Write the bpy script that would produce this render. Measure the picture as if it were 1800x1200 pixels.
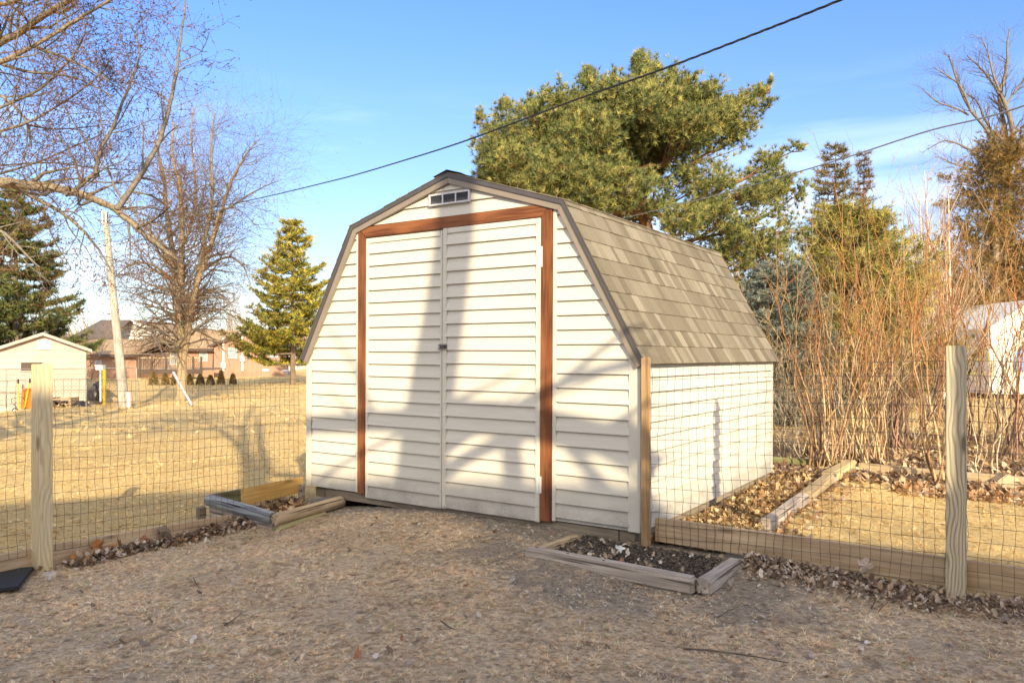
import bpy, bmesh, math, random
import numpy as np
from mathutils import Vector, Matrix
SC = bpy.context.scene
COL = SC.collection
for o in list(bpy.data.objects): bpy.data.objects.remove(o)
rng = np.random.default_rng(7)
random.seed(7)
F, H = 1346.7, 626.8            # focal length and horizon row of the 1800 px photograph
# ------------------------------------------------------------ camera
cd = bpy.data.cameras.new('camera'); cam = bpy.data.objects.new('camera', cd); COL.objects.link(cam)
cd.sensor_width = 36; cd.lens = F/1800*36; cd.shift_y = (H-600)/1800
cam.rotation_euler = (math.radians(90), 0, 0); cd.clip_start = .05; cd.clip_end = 3000
SC.camera = cam
# ------------------------------------------------------------ sun and sky
AZ, EL = math.radians(16.9), math.radians(22)
S = np.array([math.sin(AZ)*math.cos(EL), -math.cos(AZ)*math.cos(EL), math.sin(EL)])
sd = bpy.data.lights.new('sun', 'SUN'); sun = bpy.data.objects.new('sun', sd); COL.objects.link(sun)
sd.energy = 4.9; sd.angle = math.radians(.55); sd.color = (1, .84, .56)
sun.rotation_euler = Vector(S).to_track_quat('Z', 'Y').to_euler()
W = bpy.data.worlds.new('World'); SC.world = W; W.use_nodes = True
nt = W.node_tree; nt.nodes.clear()
def wn(t, **k):
    n = nt.nodes.new(t)
    for a, b in k.items(): setattr(n, a, b)
    return n
sky = wn('ShaderNodeTexSky', sky_type='NISHITA', sun_disc=False, sun_elevation=EL, sun_rotation=math.pi-AZ,
         altitude=200, air_density=1.0, dust_density=.6, ozone_density=1.6)
bg = wn('ShaderNodeBackground'); bg.inputs[1].default_value = .15
wo = wn('ShaderNodeOutputWorld')
geo = wn('ShaderNodeTexCoord')
mp = wn('ShaderNodeMapping'); mp.inputs['Scale'].default_value = (1.6, 1.2, 9); mp.inputs['Rotation'].default_value = (0, math.radians(9), 0)
no = wn('ShaderNodeTexNoise'); no.inputs['Scale'].default_value = 2.2; no.inputs['Detail'].default_value = 7; no.inputs['Roughness'].default_value = .5; no.inputs['Distortion'].default_value = .35
rp = wn('ShaderNodeValToRGB'); rp.color_ramp.elements[0].position = .49; rp.color_ramp.elements[1].position = .72
sx = wn('ShaderNodeSeparateXYZ')
lo = wn('ShaderNodeMapRange', clamp=True); lo.inputs[1].default_value = .0; lo.inputs[2].default_value = .34; lo.inputs[3].default_value = 1; lo.inputs[4].default_value = .0
m1 = wn('ShaderNodeMath', operation='MULTIPLY'); m2 = wn('ShaderNodeMath', operation='MULTIPLY'); m2.inputs[1].default_value = .75
mix = wn('ShaderNodeMixRGB'); mix.inputs[2].default_value = (8.2, 8.6, 9.2, 1)
tint = wn('ShaderNodeMixRGB', blend_type='MULTIPLY'); tint.inputs[0].default_value = 1; tint.inputs[2].default_value = (.66, .92, 1.2, 1)
L_ = nt.links.new
L_(geo.outputs['Generated'], mp.inputs[0]); L_(mp.outputs[0], no.inputs['Vector']); L_(no.outputs[0], rp.inputs[0])
L_(geo.outputs['Generated'], sx.inputs[0]); L_(sx.outputs['Z'], lo.inputs[0]); L_(rp.outputs[0], m1.inputs[0]); L_(lo.outputs[0], m1.inputs[1])
L_(m1.outputs[0], m2.inputs[0]); L_(m2.outputs[0], mix.inputs[0]); gr = wn('ShaderNodeValToRGB'); ge = gr.color_ramp.elements; ge.new(.5); ge.new(.7)
for e_, (p_, c_) in zip(ge, ((0, (.72, .71, .78)), (.10, (.70, .74, .88)), (.22, (.68, .76, 1.0)), (.42, (.60, .80, 1.18)))): e_.position = p_; e_.color = (*c_, 1)
L_(sx.outputs['Z'], gr.inputs[0]); L_(gr.outputs[0], tint.inputs[2]); L_(sky.outputs[0], tint.inputs[1]); L_(tint.outputs[0], mix.inputs[1])
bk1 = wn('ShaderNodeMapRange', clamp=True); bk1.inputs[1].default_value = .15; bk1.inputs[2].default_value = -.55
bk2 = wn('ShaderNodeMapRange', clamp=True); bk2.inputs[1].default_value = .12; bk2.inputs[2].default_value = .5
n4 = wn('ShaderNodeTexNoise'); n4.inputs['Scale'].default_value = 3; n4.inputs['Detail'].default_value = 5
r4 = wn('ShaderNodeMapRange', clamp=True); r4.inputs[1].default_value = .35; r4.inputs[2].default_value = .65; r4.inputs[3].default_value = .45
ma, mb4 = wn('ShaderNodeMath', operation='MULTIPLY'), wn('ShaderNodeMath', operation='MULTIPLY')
back_fill = wn('ShaderNodeMixRGB'); back_fill.inputs[2].default_value = (11.4, 10.5, 8.8, 1)  # made-up bright cloud bank behind the camera, added as fill light
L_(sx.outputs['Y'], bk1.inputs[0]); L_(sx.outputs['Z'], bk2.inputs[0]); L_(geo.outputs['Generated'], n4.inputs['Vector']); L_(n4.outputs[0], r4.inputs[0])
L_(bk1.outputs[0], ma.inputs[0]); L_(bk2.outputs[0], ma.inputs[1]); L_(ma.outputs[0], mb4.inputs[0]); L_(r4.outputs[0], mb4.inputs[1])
L_(mb4.outputs[0], back_fill.inputs[0]); L_(mix.outputs[0], back_fill.inputs[1]); L_(back_fill.outputs[0], bg.inputs[0]); L_(bg.outputs[0], wo.inputs[0])
SC.view_settings.view_transform = 'Standard'; SC.view_settings.look = 'None'
SC.view_settings.exposure = .80; SC.view_settings.gamma = 1
SC.render.engine = 'CYCLES'
# ------------------------------------------------------------ helpers
def P(u, v, y): return np.array([(u-900)/F*y, y, (H-v)/F*y])
def hx(a): return tuple(a)+(1,)
def tagit(o, label=None, cat=None, group=None, kind=None):
    if label: o['label'] = label
    if cat: o['category'] = cat
    if group: o['group'] = group
    if kind: o['kind'] = kind
    return o
def empty(name, loc=(0,0,0), label=None, cat=None, group=None, mat=None):
    o = bpy.data.objects.new(name, None); COL.objects.link(o); o.empty_display_size = .2
    o.matrix_world = mat if mat is not None else Matrix.Translation(loc)
    WM[o.name] = mat if mat is not None else Matrix.Translation(loc)
    return tagit(o, label, cat, group)
WM = {}
def inv(p): return WM.get(p.name, Matrix.Identity(4)).inverted()
def link(name, me, mat, parent=None, world=False):
    o = bpy.data.objects.new(name, me); COL.objects.link(o)
    if mat: me.materials.append(mat)
    if parent:
        o.parent = parent
        if world: o.matrix_parent_inverse = inv(parent)
    return o
def mesh_np(name, V, Fs, mat, parent=None, col=None, world=True, smooth=False):
    """V (n,3); Fs = list of (m,k) index arrays; col = (n,3) vertex colours"""
    me = bpy.data.meshes.new(name); V = np.asarray(V, dtype=np.float32)
    me.vertices.add(len(V)); me.vertices.foreach_set('co', V.ravel())
    Fs = [np.asarray(f, dtype=np.int32) for f in Fs if len(f)]
    idx = np.concatenate([f.ravel() for f in Fs]); tot = np.concatenate([np.full(len(f), f.shape[1], np.int32) for f in Fs])
    st = np.concatenate([[0], np.cumsum(tot)[:-1]]).astype(np.int32)
    me.loops.add(len(idx)); me.loops.foreach_set('vertex_index', idx)
    me.polygons.add(len(tot)); me.polygons.foreach_set('loop_start', st)
    try: me.polygons.foreach_set('loop_total', tot)
    except Exception: pass
    if col is not None:
        a = me.color_attributes.new('Col', 'FLOAT_COLOR', 'POINT')
        c = np.ones((len(V), 4), np.float32); c[:, :3] = col; a.data.foreach_set('color', c.ravel())
    me.update(calc_edges=True)
    me.polygons.foreach_set('use_smooth', np.full(len(tot), bool(smooth)))
    return link(name, me, mat, parent, world)
class MB:
    def __init__(s): s.v = []; s.f = []; s.c = []
    def quad(s, *p, c=None):
        n = len(s.v); s.v += [tuple(q) for q in p]; s.f.append(tuple(range(n, n+len(p)))); s.c += [c or (1,1,1)]*len(p)
    def box(s, a, b, c=None, M=None):
        x0,y0,z0 = a; x1,y1,z1 = b
        q = [(x0,y0,z0),(x1,y0,z0),(x1,y1,z0),(x0,y1,z0),(x0,y0,z1),(x1,y0,z1),(x1,y1,z1),(x0,y1,z1)]
        if M is not None: q = [tuple(M @ Vector(p)) for p in q]
        n = len(s.v); s.v += q; s.c += [c or (1,1,1)]*8
        for f in ((0,3,2,1),(4,5,6,7),(0,1,5,4),(1,2,6,5),(2,3,7,6),(3,0,4,7)): s.f.append(tuple(n+i for i in f))
    def prism(s, pts, d, c=None):
        """pts polygon (3D list), d extrusion vector"""
        n = len(s.v); k = len(pts); d = Vector(d)
        s.v += [tuple(p) for p in pts]+[tuple(Vector(p)+d) for p in pts]; s.c += [c or (1,1,1)]*(2*k)
        s.f.append(tuple(range(n, n+k))); s.f.append(tuple(range(n+2*k-1, n+k-1, -1)))
        for i in range(k): s.f.append((n+i, n+(i+1)%k, n+k+(i+1)%k, n+k+i))
    def build(s, name, mat, parent=None, world=False, bevel=0, col=False, sub=0, jit=0):
        me = bpy.data.meshes.new(name); me.from_pydata(s.v, [], s.f)
        if col:
            a = me.color_attributes.new('Col', 'FLOAT_COLOR', 'POINT')
            a.data.foreach_set('color', np.array([tuple(c)+(1,) for c in s.c], np.float32).ravel())
        bm = bmesh.new(); bm.from_mesh(me)
        bmesh.ops.recalc_face_normals(bm, faces=bm.faces)
        if sub: bmesh.ops.subdivide_edges(bm, edges=[e for e in bm.edges if e.calc_length() > .3], cuts=sub, use_grid_fill=True)
        if jit:
            for v in bm.verts: v.co += Vector(rng.normal(0, jit, 3))
        if bevel: bmesh.ops.bevel(bm, geom=list(bm.edges), offset=bevel, segments=2, affect='EDGES', clamp_overlap=True)
        bm.to_mesh(me); bm.free()
        return link(name, me, mat, parent, world)
def tubes(lines, sides=5, cols=None):
    """lines = [(pts (k,3), radii (k,))] -> V, F, C"""
    V = []; Fq = []; C = []; n0 = 0
    a = np.arange(sides)*2*math.pi/sides; ca, sa = np.cos(a), np.sin(a)
    for i, (p, r) in enumerate(lines):
        p = np.asarray(p, float); k = len(p); r = np.broadcast_to(r, (k,))
        t = np.gradient(p, axis=0); t /= np.linalg.norm(t, axis=1, keepdims=True)+1e-9
        ref = np.array([0,0,1.]) if abs(t[0,2]) < .8 else np.array([1.,0,0])
        e1 = np.cross(t, ref); e1 /= np.linalg.norm(e1, axis=1, keepdims=True)+1e-9
        e2 = np.cross(t, e1)
        q = p[:, None]+r[:, None, None]*(ca[None, :, None]*e1[:, None]+sa[None, :, None]*e2[:, None])
        V.append(q.reshape(-1, 3))
        j = np.arange(sides); j2 = (j+1) % sides
        base = n0+np.arange(k-1)[:, None]*sides
        Fq.append(np.stack([base+j, base+j2, base+sides+j2, base+sides+j], -1).reshape(-1, 4))
        if cols is not None:
            c = np.asarray(cols[i], float)
            C.append(np.repeat(c[None], k*sides, 0) if c.ndim == 1 else np.repeat(c, sides, 0))
        n0 += k*sides
    return np.concatenate(V), np.concatenate(Fq), (np.concatenate(C) if cols is not None else None)
def unit(v): return v/(np.linalg.norm(v, axis=-1, keepdims=True)+1e-9)
def grow(out, p, d, L, r, lvl, maxl, nb=(5,6,6,5), up=.15, wig=.18, ang=.8, ratio=.6, rr=.55, seg=6, tip=.25):
    """recursive bare branch; out gets (pts, radii, lvl)"""
    d = unit(np.asarray(d, float)); pts = [np.asarray(p, float)]; dirs = [d]
    u_ = up[lvl] if isinstance(up, (list, tuple)) else up
    for i in range(seg):
        d = unit(d+rng.normal(0, wig, 3)+np.array([0,0,u_])/seg*2); pts.append(pts[-1]+d*L/seg); dirs.append(d)
    pts = np.array(pts); rad = r*np.linspace(1, tip, seg+1)
    out.append((pts, rad, lvl))
    if lvl >= maxl: return
    spawn(out, pts, rad, lvl, maxl, nb, up, wig, ang, ratio, rr, L)
def spawn(out, pts, rad, lvl, maxl, nb, up, wig, ang, ratio, rr, L, lo=.2):
    n = nb[min(lvl, len(nb)-1)]; k = len(pts)-1
    for j in range(n):
        t = lo+(1-lo)*(j+rng.random())/n; f = t*k; i = min(int(f), k-1); f -= i
        q = pts[i]*(1-f)+pts[i+1]*f; dd = unit(pts[i+1]-pts[i]); rq = rad[i]*(1-f)+rad[i+1]*f
        side = unit(np.cross(dd, rng.normal(0, 1, 3))); a = ang*(.7+.6*rng.random())
        nd = dd*math.cos(a)+side*math.sin(a)
        grow(out, q, nd, L*ratio*(.6+.7*rng.random())*(1.15-.5*t), max(rq*rr, .0023), lvl+1, maxl, nb, up, wig, ang, ratio, rr, seg=5)
def tri_cloud(p, d, length, width, roll=None):
    """one thin triangle at each p along d"""
    n = len(p); d = unit(d); s = unit(np.cross(d, rng.normal(0, 1, (n, 3))))
    length = np.broadcast_to(length, (n,))[:, None]; width = np.broadcast_to(width, (n,))[:, None]
    V = np.stack([p-s*width/2, p+s*width/2, p+d*length], 1).reshape(-1, 3)
    return V, np.arange(3*n).reshape(-1, 3)
def pick(pal, n, jit=.15, w=None):
    pal = np.array(pal); c = pal[rng.choice(len(pal), n, p=w)]
    return c*(1+rng.uniform(-jit, jit, (n, 1)))
def needle_tufts(pts, dirs, nn, length, width, pal, spread=.75):
    n = len(pts); p = np.repeat(pts, nn, 0); d = np.repeat(unit(dirs), nn, 0)+rng.normal(0, spread, (n*nn, 3))
    V, Fc = tri_cloud(p, d, length*rng.uniform(.7, 1.2, n*nn), width)
    c = np.repeat(pick(pal, n, .25), nn, 0)*rng.uniform(.8, 1.2, (n*nn, 1))
    return V, Fc, np.repeat(c, 3, 0)
# ------------------------------------------------------------ materials
MATS = {}
def new_mat(name):
    m = bpy.data.materials.new(name); m.use_nodes = True; t = m.node_tree; b = t.nodes['Principled BSDF']
    return m, t, b
def N(t, ty, ins=None, **k):
    n = t.nodes.new(ty)
    for a, v in k.items(): setattr(n, a, v)
    for a, v in (ins or {}).items():
        if hasattr(v, 'links') or isinstance(v, bpy.types.NodeSocket): t.links.new(v, n.inputs[a])
        else: n.inputs[a].default_value = v
    return n
def ramp(t, fac, stops, interp='LINEAR'):
    r = t.nodes.new('ShaderNodeValToRGB'); r.color_ramp.interpolation = interp; e = r.color_ramp.elements
    while len(e) < len(stops): e.new(.5)
    for x, (p, c) in zip(e, stops): x.position = p; x.color = hx(c)
    t.links.new(fac, r.inputs[0]); return r.outputs[0]
def coords(t, kind='Object', scale=(1,1,1), rot=(0,0,0)):
    tc = t.nodes.new('ShaderNodeTexCoord'); mp = t.nodes.new('ShaderNodeMapping')
    mp.inputs['Scale'].default_value = scale; mp.inputs['Rotation'].default_value = rot
    t.links.new(tc.outputs[kind], mp.inputs[0]); return mp.outputs[0]
def bump(t, b, h, strength=.3, dist=.01):
    n = N(t, 'ShaderNodeBump', {'Height': h, 'Strength': strength, 'Distance': dist}); t.links.new(n.outputs[0], b.inputs['Normal'])
def mixc(t, fac, a, b_, mode='MIX'):
    n = t.nodes.new('ShaderNodeMixRGB'); n.blend_type = mode
    for i, v in ((0, fac), (1, a), (2, b_)):
        if isinstance(v, bpy.types.NodeSocket): t.links.new(v, n.inputs[i])
        elif i == 0: n.inputs[0].default_value = v
        else: n.inputs[i].default_value = hx(v)
    return n.outputs[0]
def mat_plain(name, c, rough=.6, noise=.12, scale=8, metal=0, bmp=.1):
    m, t, b = new_mat(name)
    n = N(t, 'ShaderNodeTexNoise', {'Vector': coords(t), 'Scale': scale, 'Detail': 6})
    c = np.array(c); t.links.new(ramp(t, n.outputs[0], [(.25, tuple(c*(1-noise*1.5))), (.75, tuple(np.minimum(c*(1+noise), 1)))]), b.inputs[0])
    b.inputs['Roughness'].default_value = rough; b.inputs['Metallic'].default_value = metal
    if bmp: bump(t, b, n.outputs[0], bmp, .01)
    return m
def mat_vcol(name, rough=.75, noise=.2, scale=30, spec=.3, trans=0):
    m, t, b = new_mat(name)
    a = N(t, 'ShaderNodeAttribute', attribute_name='Col')
    n = N(t, 'ShaderNodeTexNoise', {'Vector': coords(t), 'Scale': scale, 'Detail': 4})
    f = ramp(t, n.outputs[0], [(.3, (1-noise,)*3), (.7, (1+noise,)*3)])
    t.links.new(mixc(t, 1, a.outputs[0], f, 'MULTIPLY'), b.inputs[0])
    b.inputs['Roughness'].default_value = rough; b.inputs['Specular IOR Level'].default_value = spec
    if trans:
        tr = N(t, 'ShaderNodeBsdfTranslucent'); t.links.new(a.outputs[0], tr.inputs[0])
        ms = N(t, 'ShaderNodeMixShader', {0: trans}); t.links.new(b.outputs[0], ms.inputs[1]); t.links.new(tr.outputs[0], ms.inputs[2])
        t.links.new(ms.outputs[0], t.nodes['Material Output'].inputs[0])
    return m
def mat_wood(name, light, dark, grain=1.0, axis='X', rough=.75, knots=True, crack=0, knotcol=None, bmp=.35):
    """grain runs along axis in object space"""
    m, t, b = new_mat(name)
    sc = {'X': (1.2, 14, 14), 'Z': (14, 14, 1.2), 'Y': (14, 1.2, 14)}[axis]; s2 = {'X': (3, 90, 90), 'Z': (90, 90, 3), 'Y': (90, 3, 90)}[axis]
    c1 = coords(t, scale=sc); c2 = coords(t, scale=s2)
    n0 = N(t, 'ShaderNodeTexNoise', {'Vector': c1, 'Scale': .8*grain, 'Detail': 3, 'Distortion': .4})
    w = N(t, 'ShaderNodeMath', {0: n0.outputs[0], 1: 9.0*grain}, operation='MULTIPLY')
    sn = N(t, 'ShaderNodeMath', {0: w.outputs[0], 1: 2.2}, operation='PINGPONG')
    n1 = N(t, 'ShaderNodeTexNoise', {'Vector': c2, 'Scale': 1.0, 'Detail': 5, 'Roughness': .6})
    mxx = N(t, 'ShaderNodeMath', {0: sn.outputs[0], 1: .28}, operation='MULTIPLY')
    ad = N(t, 'ShaderNodeMath', {0: mxx.outputs[0], 1: n1.outputs[0]}, operation='ADD')
    col = ramp(t, ad.outputs[0], [(.38, dark), (.62, tuple((np.array(light)+np.array(dark))/2)), (.95, light)])
    nb = N(t, 'ShaderNodeTexNoise', {'Vector': coords(t), 'Scale': 3.0, 'Detail': 3})
    col = mixc(t, 1, col, ramp(t, nb.outputs[0], [(.3, (.82,)*3), (.7, (1.12,)*3)]), 'MULTIPLY')
    if knots:
        vs = {'X': (3.1, 11, 11), 'Z': (11, 11, 3.1), 'Y': (11, 3.1, 11)}[axis]
        vo = N(t, 'ShaderNodeTexVoronoi', {'Vector': coords(t, scale=vs), 'Scale': .75, 'Randomness': 1})
        kf = ramp(t, vo.outputs['Distance'], [(.05, (1,)*3), (.16, (0,)*3)])
        col = mixc(t, kf, col, knotcol or tuple(np.array(dark)*.45))
    if crack:
        nc = N(t, 'ShaderNodeTexNoise', {'Vector': c2, 'Scale': .35, 'Detail': 2})
        cf = ramp(t, nc.outputs[0], [(.60, (0,)*3), (.66, (1,)*3)])
        col = mixc(t, cf, col, tuple(np.array(dark)*(1-crack)))
    t.links.new(col, b.inputs[0]); b.inputs['Roughness'].default_value = rough; b.inputs['Specular IOR Level'].default_value = .25
    bump(t, b, ad.outputs[0], bmp, .004)
    return m
def mat_post(name, light, dark, seedz=0, tint=(.5,.46,.36)):
    m, t, b = new_mat(name)
    c = coords(t, scale=(1, 1, .10)); n = N(t, 'ShaderNodeTexNoise', {'Vector': coords(t, scale=(1, 1, .35)), 'Scale': 7, 'Detail': 2})
    vv = N(t, 'ShaderNodeVectorMath', {0: c, 1: (seedz, seedz*.7, 0)}, operation='ADD'); mx = N(t, 'ShaderNodeMixRGB', {0: .10, 1: vv.outputs[0], 2: n.outputs[1]})
    w = N(t, 'ShaderNodeTexWave', {'Vector': mx.outputs[0], 'Scale': 22, 'Distortion': 1.6, 'Detail': 2, 'Detail Scale': 1.2}, wave_type='RINGS', rings_direction='Z')
    fine = N(t, 'ShaderNodeTexNoise', {'Vector': coords(t, scale=(160, 160, 5)), 'Scale': 1, 'Detail': 3})
    col = ramp(t, w.outputs[0], [(.05, dark), (.35, tuple((np.array(light)*2+np.array(dark))/3)), (.8, light)])
    col = mixc(t, 1, col, ramp(t, fine.outputs[0], [(.3, (.8,)*3), (.7, (1.12,)*3)]), 'MULTIPLY')
    st = N(t, 'ShaderNodeTexNoise', {'Vector': coords(t, scale=(3, 3, 1)), 'Scale': 2, 'Detail': 3}); col = mixc(t, ramp(t, st.outputs[0], [(.45, (0,)*3), (.7, (.55,)*3)]), col, tint)
    vo = N(t, 'ShaderNodeTexVoronoi', {'Vector': coords(t, scale=(9, 9, 2.6)), 'Scale': 1}); col = mixc(t, ramp(t, vo.outputs['Distance'], [(.07, (1,)*3), (.17, (0,)*3)]), col, tuple(np.array(dark)*.5))
    t.links.new(col, b.inputs[0]); b.inputs['Roughness'].default_value = .75; bump(t, b, w.outputs[0], .35, .003); return m
def mat_siding(name, c, dirt=True):
    m, t, b = new_mat(name)
    n = N(t, 'ShaderNodeTexNoise', {'Vector': coords(t, scale=(1.3, 1.3, 4)), 'Scale': 1.5, 'Detail': 5})
    c = np.array(c); col = ramp(t, n.outputs[0], [(.3, tuple(c*.955)), (.7, tuple(c))])
    if dirt:   # splash dirt low on the wall, speckled
        tc = N(t, 'ShaderNodeTexCoord'); sx = N(t, 'ShaderNodeSeparateXYZ', {0: tc.outputs['Object']})
        mr = N(t, 'ShaderNodeMapRange', {0: sx.outputs[2], 1: -.05, 2: .24, 3: .8, 4: 0.0})
        n2 = N(t, 'ShaderNodeTexNoise', {'Vector': coords(t), 'Scale': 60, 'Detail': 6, 'Roughness': .75})
        n3 = N(t, 'ShaderNodeTexNoise', {'Vector': coords(t), 'Scale': 6, 'Detail': 3})
        a = N(t, 'ShaderNodeMath', {0: n2.outputs[0], 1: n3.outputs[0]}, operation='MULTIPLY')
        a2 = N(t, 'ShaderNodeMath', {0: a.outputs[0], 1: 3.4}, operation='MULTIPLY')
        f = N(t, 'ShaderNodeMath', {0: a2.outputs[0], 1: mr.outputs[0]}, operation='MULTIPLY', use_clamp=True)
        col = mixc(t, f.outputs[0], col, (.27, .24, .20))
    t.links.new(col, b.inputs[0]); b.inputs['Roughness'].default_value = .42; b.inputs['Specular IOR Level'].default_value = .35
    nb = N(t, 'ShaderNodeTexNoise', {'Vector': coords(t, scale=(1.2, 1.2, 10)), 'Scale': 2.4, 'Detail': 2}); bump(t, b, nb.outputs[0], .35, .012)
    return m
M_side = mat_siding('cream_vinyl', (.63, .592, .51))
M_trim = mat_plain('cream_trim', (.63, .592, .51), .4, .06, 5, bmp=.05)
M_stain = mat_wood('stained_cedar', (.25, .092, .036), (.095, .032, .014), 1.2, 'X', .6, knots=False)
M_fascia = mat_plain('taupe_fascia', (.25, .205, .165), .45, .08, 6, bmp=.05)
M_drip = mat_plain('dark_drip_edge', (.075, .068, .07), .45, .1, 10)
M_shingle = mat_vcol('asphalt_shingle', .95, .3, 200, .1)
M_post = mat_post('pressure_treated_post', (.66, .53, .32), (.52, .40, .22), .31)
M_postg = mat_post('greyed_treated_post', (.56, .48, .335), (.32, .25, .155), .12, (.42,.38,.30))
M_post2 = mat_wood('cedar_toned_post', (.46, .31, .165), (.25, .145, .07), 1.0, 'Z', .7, knots=False)
M_board = mat_wood('treated_board', (.60, .45, .29), (.37, .25, .145), .9, 'X', .7, knots=True)
M_board2 = mat_wood('yellow_board', (.62, .40, .13), (.42, .24, .07), .9, 'X', .7, knots=True)
M_grey = mat_wood('weathered_timber', (.50, .43, .365), (.26, .215, .18), 1.0, 'X', .85, knots=False, crack=.55, bmp=.7)
M_blue = mat_wood('silvered_log', (.29, .30, .315), (.06, .06, .068), 1.6, 'X', .85, knots=False, crack=.6, bmp=.9)
M_tan = mat_wood('tan_log', (.46, .35, .22), (.20, .135, .08), 1.3, 'X', .8, knots=False, crack=.5, bmp=.7)
M_skid = mat_wood('weathered_skid', (.34, .28, .21), (.17, .13, .09), 1.0, 'X', .85, knots=False, crack=.5)
M_wire = mat_plain('galvanised_wire', (.10, .085, .07), .5, .3, 40, metal=.5, bmp=0)
M_metal = mat_plain('worn_metal', (.35, .34, .33), .35, .2, 40, metal=.9)
M_white = mat_plain('white_paint', (.78, .77, .74), .5, .06, 6)
M_bark = mat_vcol('bark', .9, .4, 30, .1)
M_leaf = mat_vcol('dry_leaves', .85, .25, 60, .2, trans=.25)
M_grass = mat_vcol('grass_blades', .85, .12, 20, .15, trans=.25)
M_needle = mat_vcol('needles', .7, .15, 3, .25, trans=.2)
M_stone = mat_vcol('chips', .9, .3, 80, .2)
M_vc = mat_vcol('painted', .6, .08, 6, .3)
M_rubber = mat_plain('black_rubber', (.018, .019, .022), .8, .3, 60, bmp=.4)
M_glass = mat_plain('window_glass', (.30, .34, .38), .12, .1, 3, bmp=0)
# ------------------------------------------------------------ terrain
GP = np.array([(0,-3,-1.2),(0,0,-1.2),(0,2.5,-1.2),(-2,3,-1.25),(2.2,3,-1.2),(.95,3.95,-1.235),(2.28,3.9,-1.245),(3.4,3.2,-1.2),(3.2,4.6,-1.24),(-2.92,4.77,-1.345),(-3.6,3.6,-1.31),
 (-1,4.5,-1.215),(0,4.4,-1.18),(-.47,5.6,-1.150),(-.1,5.2,-1.158),(-.8,5.75,-1.16),(.3,5.05,-1.165),(.8,4.7,-1.195),(1.2,4.55,-1.20),(-1.15,5.9,-1.19),(-1.5,5.8,-1.265),(-1.80,5.72,-1.335),(-2.05,5.9,-1.33),(-2.4,5.55,-1.34),(-1.76,6.45,-1.235),(-2.05,6.35,-1.255),(-1.8,6.1,-1.26),
 (-2.6,6.4,-1.36),(-3.2,5.6,-1.36),(-2.6,7.3,-1.35),(-4.5,7,-1.38),(-1.5,8,-1.28),(1.6,5.5,-1.19),(2.5,7.4,-1.185),(3.3,7.6,-1.17),(3.0,5.2,-1.215),(4.2,6.4,-1.2),(4.5,8,-1.15),(1,8.5,-1.2),(6,6,-1.2),(3,11,-1.15),(8,10,-1.1),
 (-5,12,-1.47),(-9,13,-1.6),(-2,13,-1.4),(-9,20,-1.72),(-4,22,-1.62),(-12,26,-1.8),(-14,29,-1.92),(-19,34,-2.08),(-23,33,-2.46),(-24,30,-2.5),(-11,28,-1.72),(-8,34,-1.65),(4,20,-1.2),(12,20,-1.1),(20,30,-1.0),
 (-20,48,-1.75),(-12,48,-1.62),(0,50,-1.5),(-30,62,-1.7),(-18,62,-1.6),(0,65,-1.5),(25,50,-1.0),(0,100,-1.2),(-60,80,-1.8),(60,80,-.8),(0,300,-1),(-300,300,-1),(300,300,-1),(-40,0,-2),(40,0,-1),(0,-60,-1.2)])
def G(x, y):
    x = np.asarray(x, float); y = np.asarray(y, float); sh = x.shape
    x = x.ravel(); y = y.ravel(); out = np.empty(len(x))
    for i in range(0, len(x), 20000):
        X = x[i:i+20000, None]; Y = y[i:i+20000, None]
        d2 = (X-GP[:, 0])**2+(Y-GP[:, 1])**2; s = .03+.002*(GP[:, 1]**2)*.5
        w = 1/(d2+s)**1.8; out[i:i+20000] = (w*GP[:, 2]).sum(1)/w.sum(1)
    return out.reshape(sh)
def gz(x, y): return float(G(np.array([x]), np.array([y]))[0])
def snoise(x, y, f, seed=0):
    r = np.random.default_rng(seed); o = 0
    for k in range(6):
        a = r.uniform(0, 6.28); ff = f*r.uniform(.6, 1.7); o = o+np.sin((x*math.cos(a)+y*math.sin(a))*ff*6.28+r.uniform(0, 6.28)+1.3*np.sin((x*math.sin(a)-y*math.cos(a))*ff*3.1+k))
    return o/6
def gpix(u, v):
    y = 1.3*F/(v-H)
    for _ in range(40):
        x = (u-900)/F*y; y = .5*y+.5*(-gz(x, y))*F/(v-H)
    return np.array([(u-900)/F*y, y, gz((u-900)/F*y, y)])
def axis(lo, hi, f0, f1, step, g=1.12):
    a = list(np.arange(f0, f1+1e-6, step)); s = step; x = f0; L = []
    while x > lo: s *= g; x -= s; L.append(x)
    s = step; x = f1; R = []
    while x < hi: s *= g; x += s; R.append(x)
    return np.array(L[::-1]+a+R)
# shed frame
ANG = -.5849; SX, SY, SZ, TILT = -.4668, 5.7126, -1.1045, -.0056
CA, SA = math.cos(ANG), math.sin(ANG); EX = np.array([CA, SA, 0]); EY = np.array([-SA, CA, 0])
def shedpt(X, Y, Z=0): return np.array([SX+X*CA-Y*SA, SY+X*SA+Y*CA, SZ+Z+X*TILT])
def toshed(x, y): return (x-SX)*CA+(y-SY)*SA, -(x-SX)*SA+(y-SY)*CA
def soilmask(x, y):
    """bare soil in front of the shed and round the small bed"""
    X, Y = toshed(x, y); n = snoise(x, y, .9, 3)*.12+snoise(x, y, 3, 4)*.06
    a = np.clip((.30+.2*np.clip(X, 0, 1.5)+n+Y)/.18, 0, 1)*(X > -1.3)*(X < 2.2)      # strip before the wall
    bx, by = toshed(.62, 4.30); b = np.clip((.74+2.2*n+.16*snoise(x, y, 1.7, 31)-np.hypot((X-bx)*.62, (Y-by)))/.30, 0, 1)*(.9+.5*snoise(x, y, 5, 33))
    return np.clip(np.maximum(a*(Y < 1), b), 0, 1)
xs = axis(-500, 500, -5.2, 5.4, .045, 1.13); ys = axis(-120, 1200, 2.2, 9.6, .045, 1.11)
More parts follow.
